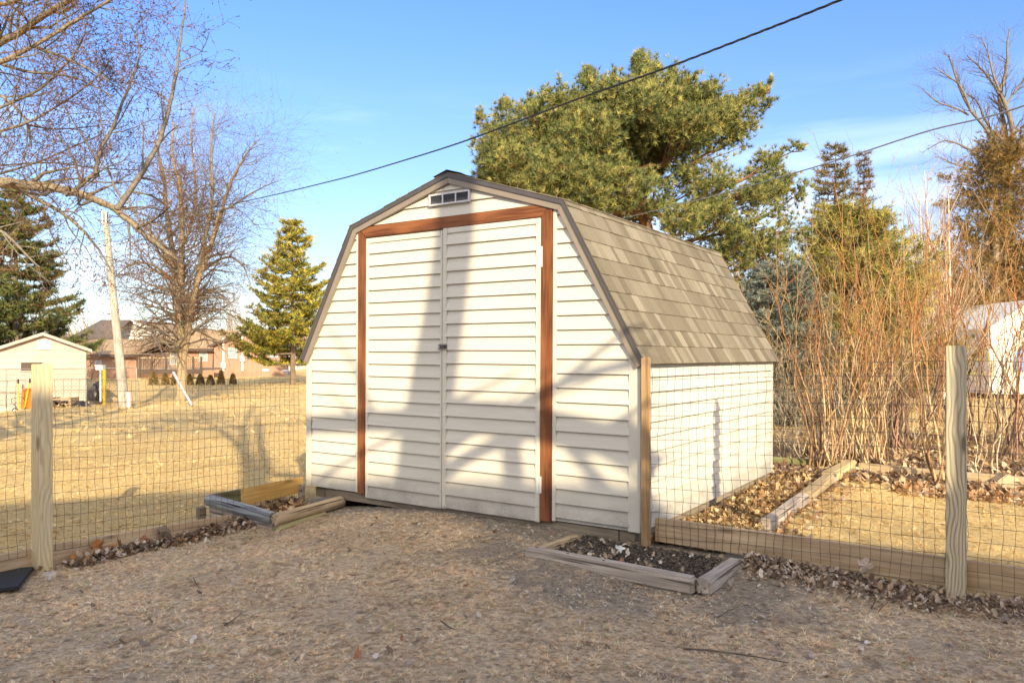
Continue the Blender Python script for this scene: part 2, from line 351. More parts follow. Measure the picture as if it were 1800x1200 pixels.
GX, GY = np.meshgrid(xs, ys); GZ = G(GX, GY)
near = np.clip(1-(np.hypot(GX, GY-5)-6)/8, 0, 1)
GZ = GZ+near*(.008*snoise(GX, GY, 1.1, 1)+.006*snoise(GX, GY, 4, 2)+rng.normal(0, .0025, GX.shape))+(1-near)*.04*snoise(GX, GY, .08, 5)
sx_, sy_ = toshed(GX, GY); inside = (abs(sx_) < 1.42) & (sy_ > .12) & (sy_ < 3.0); GZ = np.where(inside, -1.34, GZ)
nx_, ny_ = len(xs), len(ys); I = np.arange(nx_*ny_).reshape(ny_, nx_)
FQ = np.stack([I[:-1,:-1], I[:-1,1:], I[1:,1:], I[1:,:-1]], -1).reshape(-1, 4)
# colour attribute: R soil, G lawn front(0)/straw(1), B leaf bed
X_, Y_ = toshed(GX, GY)
front = np.clip(((X_ < -1.60)*(X_+1.56 < 0)*np.clip(-(X_+1.60)*6, 0, 1)+(Y_ > .17)*(X_ > 1.5)*1.0), 0, 1)
front = np.maximum(front, (GY > 9)*1.0)
ax_, ay_ = toshed(*gpix(1345, 930)[:2]); leafb = ((X_ > 1.5) & (X_ < ax_+.06) & (Y_ > 0) & (Y_ < 3.6))*1.0
leafb = np.maximum(leafb, np.clip((Y_-3.35+.15*snoise(GX, GY, .8, 9))/.2, 0, 1)*(X_ > -2)*(GY < 14)*np.clip((14-GY)/3, 0, 1))
gc = np.stack([soilmask(GX, GY), front, leafb], -1).reshape(-1, 3)
def mat_ground():
    m, t, b = new_mat('lawn_and_soil')
    a = N(t, 'ShaderNodeAttribute', attribute_name='Col'); se = N(t, 'ShaderNodeSeparateColor', {0: a.outputs[0]})
    oc = coords(t)
    n1 = N(t, 'ShaderNodeTexNoise', {'Vector': oc, 'Scale': 1.6, 'Detail': 8, 'Roughness': .65})
    n2 = N(t, 'ShaderNodeTexNoise', {'Vector': oc, 'Scale': 34, 'Detail': 8, 'Roughness': .75})
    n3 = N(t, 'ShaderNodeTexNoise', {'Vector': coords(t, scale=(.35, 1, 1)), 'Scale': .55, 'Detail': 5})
    thatch = ramp(t, n2.outputs[0], [(.33, (.10, .075, .05)), (.45, (.42, .305, .195)), (.56, (.70, .525, .345)), (.74, (.84, .67, .47))])
    thatch = mixc(t, ramp(t, n1.outputs[0], [(.42, (0,)*3), (.62, (.55,)*3)]), thatch, (.47, .385, .29))
    nd = N(t, 'ShaderNodeTexNoise', {'Vector': oc, 'Scale': 8.5, 'Detail': 5, 'Roughness': .6})
    thatch = mixc(t, ramp(t, nd.outputs[0], [(.58, (0,)*3), (.66, (.8,)*3)]), thatch, (.17, .135, .098))
    straw = ramp(t, n2.outputs[0], [(.25, (.34, .23, .095)), (.5, (.68, .485, .215)), (.75, (.82, .63, .32))])
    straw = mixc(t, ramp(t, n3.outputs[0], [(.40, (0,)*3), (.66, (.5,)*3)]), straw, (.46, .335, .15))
    soil = ramp(t, n2.outputs[0], [(.3, (.10, .078, .055)), (.5, (.285, .23, .17)), (.72, (.47, .395, .305))])
    leaf = ramp(t, n2.outputs[0], [(.3, (.09, .06, .038)), (.55, (.27, .17, .095)), (.75, (.46, .33, .19))])
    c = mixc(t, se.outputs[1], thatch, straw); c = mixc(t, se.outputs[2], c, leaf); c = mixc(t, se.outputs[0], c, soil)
    t.links.new(c, b.inputs[0]); b.inputs['Roughness'].default_value = .95; b.inputs['Specular IOR Level'].default_value = .1
    bump(t, b, n2.outputs[0], .9, .03); return m
g = mesh_np('ground', np.stack([GX, GY, GZ], -1).reshape(-1, 3), [FQ], mat_ground(), col=gc, smooth=True)
tagit(g, 'dormant straw coloured lawn with bare soil round the shed', 'ground', kind='structure')
# ------------------------------------------------------------ shed
TM = Matrix.Translation((SX, SY, SZ)) @ Matrix.Rotation(ANG, 4, 'Z') @ Matrix.Rotation(-TILT, 4, 'Y')
shed = empty('garden_shed', label='cream vinyl-sided barn shed with gambrel roof and double doors', cat='shed', mat=TM)
HW, D, ZT, BX, ZB, ZP = 1.525, 3.09, 1.105, .965, 2.135, 2.425
EXP = .0975
def halfw(z):
    if z <= ZT: return HW
    if z <= ZB: return HW+(BX-HW)*(z-ZT)/(ZB-ZT)
    return max(BX*(1-(z-ZB)/(ZP-ZB)), 0)
def siding_rows(mb, frame, x0f, x1f, z0, z1, off, base=.0):
    """frame(X,out,Z)->point ; rows of lapped vinyl between z0 and z1, lines at off+k*EXP"""
    k = math.floor((z0-off)/EXP); z = off+k*EXP
    while z < z1-1e-4:
        a, b_ = max(z, z0), min(z+EXP, z1)
        if b_-a > .004:
            cuts = [a]+[q for q in (ZT, ZB) if a+.002 < q < b_-.002]+[b_]
            for a1, b1 in zip(cuts[:-1], cuts[1:]):
                oa = base+.021-.017*(a1-z)/EXP; ob = base+.021-.017*(b1-z)/EXP
                xa0, xa1, xb0, xb1 = x0f(a1), x1f(a1), x0f(b1), x1f(b1)
                if xa1-xa0 > .01:
                    ns = max(1, int((xa1-xa0)/.25))
                    for i in range(ns):
                        f0, f1 = i/ns, (i+1)/ns; L = lambda p, q, f: p+(q-p)*f
                        mb.quad(frame(L(xa0,xa1,f0), oa, a1), frame(L(xa0,xa1,f1), oa, a1), frame(L(xb0,xb1,f1), ob, b1), frame(L(xb0,xb1,f0), ob, b1))
                        if a1 == a: mb.quad(frame(L(xa0,xa1,f0), base, a1), frame(L(xa0,xa1,f1), base, a1), frame(L(xa0,xa1,f1), oa, a1), frame(L(xa0,xa1,f0), oa, a1))
        z += EXP
FR = lambda X, o, Z: (X, -o, Z)
# front wall
mb = MB()
siding_rows(mb, FR, lambda z: -min(HW-.055, halfw(z)), lambda z: -.955, 0, ZB, .003)
siding_rows(mb, FR, lambda z: .925, lambda z: min(HW-.055, halfw(z)), .0, ZB, .025-EXP)
siding_rows(mb, FR, lambda z: -halfw(z), lambda z: halfw(z), ZB, ZP-.01, 2.148)
mb.prism([(-HW,0,0),(HW,0,0),(HW,0,ZT),(BX,0,ZB),(0,0,ZP),(-BX,0,ZB),(-HW,0,ZT)], (0,.05,0))
mb.build('front_wall', M_side, shed)
mb = MB(); siding_rows(mb, lambda X, o, Z: (HW+o*1.45, X, Z), lambda z: .045, lambda z: D-.05, 0, ZT+.01, .008-EXP)
mb.box((HW-.05, .052, 0), (HW, D-.052, ZT)); mb.build('side_wall', M_side, shed)
mb = MB(); siding_rows(mb, lambda X, o, Z: (-HW-o, X, Z), lambda z: .05, lambda z: D-.05, 0, ZT+.01, .008-EXP)
mb.box((-HW, .052, 0), (-HW+.05, D-.052, ZT)); mb.build('side_wall', M_side, shed)
mb = MB(); siding_rows(mb, lambda X, o, Z: (X, D+o, Z), lambda z: -min(HW-.055, halfw(z)), lambda z: min(HW-.055, halfw(z)), 0, ZP-.02, .003)
mb.prism([(-HW,D,0),(HW,D,0),(HW,D,ZT),(BX,D,ZB),(0,D,ZP),(-BX,D,ZB),(-HW,D,ZT)], (0,-.05,0)); mb.build('rear_wall', M_side, shed)
# corner trims (L-shaped posts)
for sx0, y0 in ((-1,0),(1,0),(-1,1),(1,1)):
    mb = MB(); yy = 0 if y0 == 0 else D; dy = -1 if y0 == 0 else 1
    w = .058 if sx0 < 0 else .085; X0 = sx0*(HW+.018)
    zt = ZT+.02
    mb.box((min(X0, X0-sx0*w), min(yy+dy*.018, yy), -.004), (max(X0, X0-sx0*w), max(yy+dy*.018, yy), zt))
    mb.box((min(X0, sx0*HW+sx0*.001), min(yy, yy-dy*.06), -.004), (max(X0, sx0*HW+sx0*.001), max(yy, yy-dy*.06), zt-.02))
    mb.build('corner_trim', M_trim, shed, bevel=.003)
# J-channels beside the wood frame
mb = MB(); mb.box((-.955, -.02, 0), (-.925, -.0, 2.150)); mb.build('trim_strip', M_trim, shed, bevel=.003)
mb = MB(); mb.box((.895, -.02, -.004), (.925, -.0, 2.150)); mb.build('trim_strip', M_trim, shed, bevel=.003)
# stained frame: mitred header and jambs (own object frames so the grain follows each piece)
def frame_piece(name, pts, th, mat, ax):
    mb = MB(); c = Vector(pts[0])
    if ax == 'Z':   # store with length on X
        R = Matrix(((0,0,1,0),(0,1,0,0),(-1,0,0,0),(0,0,0,1)))
        loc = [(R @ (Vector(p)-c)) for p in pts]; mb.prism(loc, R @ Vector((0,-th,0))); o = mb.build(name, mat, shed, bevel=.003)
        o.matrix_local = Matrix.Translation(c) @ R.inverted(); return o
    mb.prism([Vector(p)-c for p in pts], (0,-th,0)); o = mb.build(name, mat, shed, bevel=.003); o.location = c; return o
frame_piece('door_jamb', [(-.924,0,-.004),(-.838,0,-.004),(-.838,0,2.050),(-.924,0,2.135)], .030, M_stain, 'Z')
frame_piece('door_jamb', [(.806,0,-.012),(.894,0,-.012),(.894,0,2.15),(.806,0,2.062)], .030, M_stain, 'Z')
frame_piece('door_header', [(-.924,0,2.138),(-.837,0,2.053),(.805,0,2.065),(.894,0,2.153)], .029, M_stain, 'X')
# doors
def door(x0, x1, z0, z1, off, stile_left, stile_right, out):
    d = empty('door', (0,0,0)); d.parent = shed; 
    mb = MB(); siding_rows(mb, FR, lambda z: x0+.01, lambda z: x1-.01, z0, z1-.035, off, base=out)
    mb.box((x0+.004, -out, z0+.002), (x1-.004, -.002, z1-.004)); mb.build('door_panel', M_side, d)
    for a, b_ in ((x0, x0+stile_left), (x1-stile_right, x1)):
        m_ = MB(); m_.box((a, -out-.019, z0), (b_, -out+.002, z1)); m_.build('door_stile', M_trim, d, bevel=.004)
    m_ = MB(); m_.box((x0+stile_left, -out-.017, z1-.04), (x1-stile_right, -out+.002, z1)); m_.build('door_top_trim', M_trim, d, bevel=.003)
    return d
d1 = door(-.836, -.052, -.028, 2.045, -.028, .030, .022, .012)
d2 = door(-.047, .804, -.024, 2.058, -.0155, .040, .036, .016)
d1.name = 'door'
# latch
lt = empty('door_latch'); lt.parent = d2
mb = MB(); mb.box((-.078,-.043,1.155),(.0,-.036,1.200)); mb.build('latch_plate', M_metal, lt, bevel=.003)
mb = MB(); mb.box((-.055,-.058,1.165),(-.012,-.043,1.192)); mb.build('latch_hasp', M_drip, lt, bevel=.004)
V, Fq, _ = tubes([([(-.066,-.046,1.19),(-.066,-.062,1.19),(-.066,-.066,1.178),(-.066,-.062,1.166),(-.066,-.046,1.166)], .0035)], 6); mesh_np('latch_loop', V, [Fq], M_metal, lt, world=False)
for z0, z1 in ((1.722,1.862),(.176,.292)):
    mb = MB(); mb.box((.783,-.038,z0),(.800,-.035,z1)); mb.box((.806,-.034,z0),(.820,-.031,z1))
    for k in range(5):
        zz = z0+(z1-z0)*k/5
        for a in range(6):
            pass
    V_ = mb.build('hinge', M_white, d2)
# vent
vt = empty('gable_vent'); vt.parent = shed
mb = MB(); x0,x1,z0,z1 = -.186,.198,2.236,2.322
for a, b_ in (((x0,z0),(x1,z0+.012)),((x0,z1-.012),(x1,z1)),((x0,z0+.012),(x0+.014,z1-.012)),((x1-.014,z0+.012),(x1,z1-.012)),((x0+.128,z0+.012),(x0+.138,z1-.012)),((x0+.250,z0+.012),(x0+.260,z1-.012))):
    mb.box((a[0],-.034,a[1]),(b_[0],-.008,b_[1]))
mb.build('vent_frame', mat_plain('grey_plastic', (.55,.54,.56), .4, .1), vt)
mb = MB()
for k in range(7):
    z = z0+.014+k*.0085; mb.quad((x0+.014,-.030,z),(x1-.014,-.030,z),(x1-.014,-.018,z+.007),(x0+.014,-.018,z+.007))
mb.build('louvre', mat_plain('blue_grey_plastic', (.20,.22,.27), .4, .1), vt)
mb = MB(); mb.box((x0+.01,-.0165,z0+.01),(x1-.01,-.014,z1-.01)); mb.build('vent_back', M_drip, vt)
# floor rim board and skids
o = MB(); o.box((0,0,0),(2*HW-.34,.035,.075)); b = o.build('rim_board', M_skid, shed, bevel=.004); b.location = (-HW+.20, .0, -.082)
o = MB(); o.box((0,0,0),(.115,.09,.085)); b = o.build('skid', M_skid, shed, bevel=.006); b.location = (HW-.135, -.002, -.090)
o = MB(); o.box((0,0,0),(.12,3.0,.085)); b = o.build('skid', M_skid, shed, bevel=.006); b.location = (-HW+.06, .02, -.090)
o = MB(); o.box((0,0,0),(D-.2,.035,.075)); b = o.build('rim_board', M_skid, shed, bevel=.004); b.location = (HW-.02, .1, -.08); b.rotation_euler = (0,0,math.pi/2)
# roof
rf = empty('roof'); rf.parent = shed
OV, OY = .035, .052
prof = [(-HW-OV-.02, ZT-.03), (-BX-.028, ZB+.022), (0, ZP+.040), (BX+.028, ZB+.022), (HW+OV+.02, ZT-.03)]
mb = MB()
inner = [(-HW-.012, ZT-.028), (-BX-.002, ZB+.003), (0, ZP+.014), (BX+.002, ZB+.003), (HW+.012, ZT-.028)]
for i in range(4):
    a, b_ = prof[i], prof[i+1]; c, d_ = inner[i+1], inner[i]
    mb.prism([(a[0],-.03,a[1]-.004),(b_[0],-.03,b_[1]-.004),(c[0],-.03,c[1]),(d_[0],-.03,d_[1])], (0,D+.06,0))
mb.build('roof_deck', M_drip, rf)
# rake fascia: taupe face with dark drip edge above
def rake(y0, y1):
    for i in range(4):
        a, b_ = np.array(prof[i]), np.array(prof[i+1]); t = b_-a; n = np.array([t[1], -t[0]]); n = n/np.linalg.norm(n)
        if n[1] > 0 or (abs(n[1]) < .5 and n[0]*a[0] > 0): n = -n if (n@np.array([0-a[0], 1.2-a[1]]) < 0) else n
        if n@(np.array([0, 1.0])-a) < 0: n = -n
        # mitre using bisectors
        def off(k, h):
            p = np.array(prof[k])
            ns = []
            for j in (k-1, k):
                if 0 <= j < 4:
                    q0, q1 = np.array(prof[j]), np.array(prof[j+1]); tt = q1-q0; m_ = np.array([tt[1], -tt[0]])/np.linalg.norm(tt)
                    if m_@(np.array([0, 1.0])-q0) < 0: m_ = -m_
                    ns.append(m_)
            if len(ns) == 1: return p+ns[0]*h
            bi = (ns[0]+ns[1]); bi /= np.linalg.norm(bi); return p+bi*h/(bi@ns[0])
        m_ = MB(); q = [off(i, .029), off(i+1, .029), off(i+1, .074), off(i, .074)]
        m_.prism([(p[0], y0, p[1]) for p in q], (0, y1-y0, 0)); m_.build('fascia', M_fascia, rf, bevel=.002)
        m_ = MB(); q = [off(i, -.004), off(i+1, -.004), off(i+1, .030), off(i, .030)]
        s = -1 if y0 < 1 else 1
        m_.prism([(p[0], y0+s*.008, p[1]) for p in q], (0, y1-y0-s*.004, 0)); m_.build('drip_edge', M_drip, rf)
rake(-.040, -.016); rake(D+.040, D+.016)
# shingles: overlapping courses, random tab widths and shades
V = []; Fc = []; C = []
PALS = np.array([(.168,.143,.105),(.20,.172,.13),(.142,.12,.088),(.235,.205,.158),(.18,.155,.115)])
for i in range(4):
    low, high = (prof[i], prof[i+1]) if i < 2 else (prof[i+1], prof[i])
    low = np.array(low); high = np.array(high); t = high-low; Ls = np.linalg.norm(t); t /= Ls
    n = np.array([-t[1], t[0]]); n = n if n@(low-np.array([0, .5])) > 0 else -n
    s = -.012; row = 0; E_ = .1325
    while s < Ls-.01:
        s1 = min(s+E_+.02, Ls+.004); y = -OY-.15*rng.random()
        while y < D+OY:
            w = rng.choice([.05,.07,.09,.115,.15]); y0, y1 = max(y, -OY), min(y+w-.0012, D+OY); y += w
            if y1-y0 < .01: continue
            th = .0085+.0022*(rng.random() < .5); c = PALS[rng.integers(5)]*rng.uniform(.9, 1.1)
            dr = rng.normal(0, .0006)
            a = low+t*(s+dr); b_ = low+t*s1
            q = [a+n*.002, a+n*th, b_+n*.003, b_+n*.001]
            k = len(V)
            for yy in (y0, y1):
                for p in q: V.append((p[0], yy, p[1])); C.append(c)
            Fc += [(k+0,k+1,k+5,k+4),(k+1,k+2,k+6,k+5),(k+2,k+3,k+7,k+6),(k,k+3,k+2,k+1),(k+4,k+5,k+6,k+7)]
        s += E_; row += 1
mesh_np('shingles', V, [np.array(Fc)], M_shingle, rf, col=np.array(C), world=False)
# ridge caps
V = []; Fc = []; C = []
for (cx, cz, dn) in ((0, ZP+.052, .30), (BX+.03, ZB+.032, None), (-BX-.03, ZB+.032, None)):
    if dn is None: continue
    y = -OY
    while y < D+OY:
        y1 = min(y+.14, D+OY); c = PALS[rng.integers(5)]; k = len(V)
        for yy, h in ((y, .010), (y1, .002)):
            for X, Z in ((-.13, -.13*dn), (0, .0), (.13, -.13*dn)): V.append((cx+X, yy, cz+Z+h)); C.append(c)
        Fc += [(k,k+1,k+4,k+3),(k+1,k+2,k+5,k+4)]; y += .13
mesh_np('ridge_cap', V, [np.array(Fc)], M_shingle, rf, col=np.array(C), world=False)
# ------------------------------------------------------------ fences
def board(name, p0, p1, w, h, mat, parent=None, bevel=.004, up=True, jit=0):
    """box from p0 to p1 (centre line), w across, h vertical; local X is the length"""
    p0, p1 = Vector(p0), Vector(p1); x = (p1-p0); L = x.length; x.normalize(); z = Vector((0,0,1)); y = z.cross(x).normalized(); z = x.cross(y)
    M = Matrix((x, y, z)).transposed().to_4x4(); M.translation = p0
    mb = MB(); mb.box((0,-w/2,-h/2),(L,w/2,h/2)); o = mb.build(name, mat, None, bevel=bevel, sub=2 if jit else 0, jit=jit); o.matrix_world = M
    if parent: o.parent = parent; o.matrix_parent_inverse = inv(parent)
    return o
def post(x, y, z0, z1, w, mat, parent, ang=ANG, name='post', lean=(0,0)):
    mb = MB(); mb.box((-w/2,-w/2,0),(w/2,w/2,z1-z0)); o = mb.build(name, mat, None, bevel=.004)
    o.matrix_world = Matrix.Translation((x, y, z0)) @ Matrix.Rotation(ang, 4, 'Z') @ Matrix.Rotation(lean[0], 4, 'Y') @ Matrix.Rotation(lean[1], 4, 'X')
    o.parent = parent; o.matrix_parent_inverse = inv(parent); return o
def wire_mesh(A, B, ta, tb, ba, bb, off, parent, dx=.0508, dz=.0762, r=.00125, seedv=1, cuts=()):
    """A,B ground-plan ends; top/bottom heights at each end"""
    A = np.array(A); B = np.array(B); L = np.linalg.norm(B-A); e = (B-A)/L; nrm = np.array([-e[1], e[0]])
    rr = np.random.default_rng(seedv); lines = []
    ph = rr.uniform(0, 6.28, 6)
    def pt(s, h, n):   # s along, h 0..1 index height in metres below top
        f = s/L; top = ta+(tb-ta)*f; bul = .008*math.sin(s*2.1+ph[0])+.006*math.sin(h*5+s*3+ph[1])
        z = top-h+.005*math.sin(s*3.3+ph[2])+.003*math.sin(s*11+ph[3]+h*4)
        q = A+e*(s+.004*math.sin(h*9+ph[4])+.0035*math.sin(h*23+s*7))+nrm*(off+bul); return (q[0], q[1], z)
    Hh = max(ta-ba, tb-bb); nrow = int(Hh/dz)
    for k in range(nrow+1):
        lines.append(([pt(s, k*dz, 0) for s in np.arange(0, L+.01, dx)], r))
    for j in range(int(L/dx)+1):
        s = j*dx; lines.append(([pt(s+rr.normal(0, .0012), h*dz, 0) for h in np.arange(0, nrow+.3, .5)], r))
    V, Fq, _ = tubes(lines, 4); return mesh_np('wire_mesh', V, [Fq], M_wire, parent)
def plan(X, Y): q = shedpt(X, Y); return q[0], q[1]
def lf(X, Y, z): q = plan(X, Y); return (q[0], q[1], z)
# right fence: along the shed's front line; X along
RX0, RX1, RXE = 1.585, 3.275, 4.1
p_ = plan(RX1, 0)
fr = empty('wire_fence', (p_[0], p_[1], gz(*p_)), 'wire mesh fence right of the shed with one thick grey-grained square post', 'fence', 'wire garden fences beside the shed')
post(*plan(RX1, .0), -1.32, .056, .089, M_postg, fr, lean=(0, 0))
post(*plan(1.588, -.03), -1.20, -.003, .048, M_post2, fr, name='corner_post')
fr_b1 = board('kick_board', lf(1.62, .055, -1.092), lf(RX1, .070, -1.118), .036, .150, M_board, fr)
board('kick_board', lf(RX1+.002, .072, -1.119), lf(RXE+.3, .072, -1.134), .036, .150, M_board, fr)
wire_mesh(plan(1.60, .02), plan(RX1, .03), -.064, -.018, -1.16, -1.2, 0, fr, seedv=3)
wire_mesh(plan(RX1+.045, .03), plan(RXE+.3, .03), -.020, -.02, -1.2, -1.2, 0, fr, seedv=5)
# left fence: perpendicular, at X=-1.54, Y from 0 down to -3.2
LY = -2.13
p_ = plan(-1.56, LY)
fl = empty('wire_fence', (p_[0], p_[1], gz(*p_)), 'wire mesh fence left of the shed with a pale yellow square post', 'fence', 'wire garden fences beside the shed')
post(*plan(-1.56, LY), -1.42, -.046, .089, M_post, fl, name='post')
post(*plan(-1.575, -.035), -1.30, -1.092, .045, M_grey, fl, name='corner_post')
board('kick_board', lf(-1.615, LY-1.3, -1.262), lf(-1.615, LY-.002, -1.262), .036, .125, M_board, fl)
board('kick_board', lf(-1.615, LY, -1.262), lf(-1.605, -.72, -1.300), .036, .130, M_board, fl)
board('kick_board', lf(-1.60, -.62, -1.112), lf(-1.60, -.012, -1.098), .036, .135, M_board2, fl)
wire_mesh(plan(-1.59, LY+.045), plan(-1.59, -.03), -.145, -.200, -1.27, -1.17, 0, fl, dx=.0508, dz=.073, seedv=8)
wire_mesh(plan(-1.59, LY-1.3), plan(-1.59, LY-.045), -.16, -.145, -1.3, -1.3, 0, fl, dx=.0508, dz=.073, seedv=9)
# ------------------------------------------------------------ planter beds and edging
def log(name, p0, p1, r, mat, parent=None, flat=.0, sides=18, rough=.05):
    p0, p1 = Vector(p0), Vector(p1); x = p1-p0; L = x.length; x.normalize(); y = Vector((0,0,1)).cross(x).normalized(); z = x.cross(y)
    M = Matrix((x, y, z)).transposed().to_4x4(); M.translation = p0
    k = 26; V = []; ph = rng.uniform(0, 6, 4)
    for i in range(k+1):
        s = L*i/k; e = min(i, k-i); rr0 = r*(1-(.10 if e == 0 else .0))
        for j in range(sides):
            a = 2*math.pi*j/sides; q = rr0*(1+rough*math.sin(3*a+ph[0]+s*3)+rough*.7*math.sin(7*a+ph[1]-s*5)+.03*math.sin(s*7+ph[2])+rng.normal(0, .012))
            c, s_ = math.cos(a), math.sin(a); zz = max(q*s_, -r*(1-flat)); V.append((s, q*c, zz))
    n = len(V); V += [(-.003,0,0),(L+.003,0,0)]
    Fq = [(i*sides+j, i*sides+(j+1)%sides, (i+1)*sides+(j+1)%sides, (i+1)*sides+j) for i in range(k) for j in range(sides)]
    Ft = [(n, (j+1)%sides, j) for j in range(sides)]+[(n+1, k*sides+j, k*sides+(j+1)%sides) for j in range(sides)]
    o = mesh_np(name, V, [np.array(Fq), np.array(Ft)], mat); o.matrix_world = M
    me = o.data; sm = np.ones(len(me.polygons), bool); sm[len(Fq):] = False; me.polygons.foreach_set('use_smooth', sm)
    if parent: o.parent = parent; o.matrix_parent_inverse = inv(parent)
    return o
nc = np.array([-1.783, 5.79]); exx = EX[:2]; eyy = EY[:2]
bl = empty('planter_bed', (nc[0], nc[1], -1.33), 'square bed of silvered round logs at the left front corner of the shed', 'garden bed')
def q3(p, z): return (p[0], p[1], z)
a0 = nc-exx*.83
log('log', q3(a0-exx*.0, -1.168), q3(nc-exx*.03, -1.222), .050, M_blue, bl)
log('log', q3(nc+exx*.02-eyy*.03, -1.222), q3(nc+eyy*.66+exx*.02, -1.192), .047, M_tan, bl)
log('log', q3(nc+exx*.015-eyy*.01, -1.296), q3(nc+eyy*.45+exx*.03, -1.262), .040, mat_wood('green_stained_log', (.40,.36,.18), (.17,.14,.07), 1.2, 'X', .85, knots=False), bl)
board('board', q3(a0+exx*.03, -1.255), q3(nc-exx*.02, -1.297), .034, .115, M_grey, bl, jit=.001)
board('board', q3(a0+exx*.0+eyy*.03, -1.185), q3(a0+eyy*.80, -1.175), .04, .12, mat_wood('mossy_plank', (.27,.25,.13), (.10,.09,.05), 1, 'X', .9, knots=False), bl, jit=.001)
board('board', q3(a0+exx*.0-eyy*.035, -1.285), q3(a0-eyy*.10, -1.285), .05, .14, M_skid, bl)
post(*(a0+eyy*.72+exx*.03), -1.33, -1.155, .035, M_grey, bl, name='stake')
n2_ = np.array([.954, 3.99])
br = empty('planter_bed', (n2_[0], n2_[1], -1.23), 'low bed of squared grey landscape timbers before the right shed corner', 'garden bed')
lft = n2_-exx*1.03
def timber(name, p0, p1, z0, z1, w, h, mat, parent):
    return board(name, q3(p0, z0), q3(p1, z1), w, h, mat, parent, bevel=.012, jit=.0022)
t1 = timber('timber', lft, n2_+exx*.0, -1.168, -1.192, .085, .088, M_grey, br)
timber('timber', n2_+exx*.045-eyy*.01, n2_+exx*.03+eyy*.60, -1.192, -1.214, .080, .084, M_grey, br)
timber('timber', lft+exx*.045+eyy*.05, lft+eyy*.52+exx*.045, -1.178, -1.186, .075, .07, M_tan, br)
for s in (.06, .27, .50):
    q = lft+exx*s; mb = MB(); mb.box((q[0]-.007, q[1]-.007, -1.15), (q[0]+.007, q[1]+.007, -1.1215-.024*s)); mb.build('nail_head', M_drip, br, True)
# rear timber row beyond the right fence
re = empty('timber_edging', shedpt(2.35, 1.4, -.1), 'line of old landscape timbers running back beside the shed wall', 'garden edging')
A_ = gpix(1345, 930)[:2]; 
timber('timber', A_, A_+eyy*1.15, -1.165, -1.150, .085, .085, M_grey, re)
timber('timber', A_+eyy*1.17+exx*.0, A_+eyy*2.15, -1.150, -1.120, .085, .095, mat_wood('pale_timber', (.50,.40,.24), (.26,.18,.10), 1, 'X', .85, knots=False), re)
timber('timber', A_+eyy*2.17-exx*.02, A_+eyy*3.1+exx*.02, -1.120, -1.105, .12, .10, mat_wood('bright_timber', (.56,.45,.25), (.33,.24,.12), 1, 'X', .85, knots=False), re)
post(*(A_+eyy*2.15+exx*.05), -1.25, -1.07, .03, M_grey, re, name='stake')
rb = empty('timber_edging', shedpt(3.2, 3.2, -.1), 'long tan timber edging along the leaf bed under the bare shrubs', 'garden edging')
B_ = A_+eyy*3.0
timber('timber', B_+exx*.10+eyy*.05, B_+exx*1.55+eyy*.0, -1.125, -1.145, .10, .10, M_tan, rb)
timber('timber', B_+exx*1.57, B_+exx*2.7-eyy*.05, -1.145, -1.16, .11, .11, M_board, rb)
timber('timber', B_-exx*.12+eyy*.12, B_-exx*.85+eyy*.12, -1.115, -1.12, .08, .07, mat_wood('mossy_timber', (.30,.30,.13), (.14,.13,.06), 1, 'X', .9, knots=False), rb)
rock = MB(); q = gpix(1770, 860); rock.prism([(q[0]-.17,q[1],-1.19),(q[0]+.16,q[1]-.05,-1.19),(q[0]+.10,q[1],-1.09),(q[0]+.02,q[1]+.02,-1.055)], (.03,.20,-.01))
o = rock.build('paving_slab', M_tan, None, bevel=.01); tagit(o, 'broken tan slab leaning on the timber edging at the right', 'slab')
# hoop half buried
c = gpix(1505, 836); pts = [(c[0]+.10*math.cos(a), c[1]+.10*math.sin(a), c[2]+.035+.01*math.sin(a)) for a in np.linspace(-2.2, 2.6, 24)]
V, Fq, _ = tubes([(pts, .011)], 6); o = mesh_np('hoop', V, [Fq], M_drip); tagit(o, 'dark curved hoop lying on the leaves behind the bright timber', 'hoop')
# black mat
mb = MB(); c0 = gpix(58, 1006); c1 = gpix(20, 1052); mb.prism([(c0[0]+.02,c0[1]-.02,0),(c0[0]-.35,c0[1]-.12,0),(c1[0]-.4,c1[1]-.10,0),(c1[0]-.05,c1[1]+.14,0)], (0,0,.02))
o = mb.build('rubber_mat', M_rubber, None, bevel=.004); o.location = (0,0,max(c0[2], c1[2])+.008); tagit(o, 'black rubber mat lying by the left fence post', 'mat')
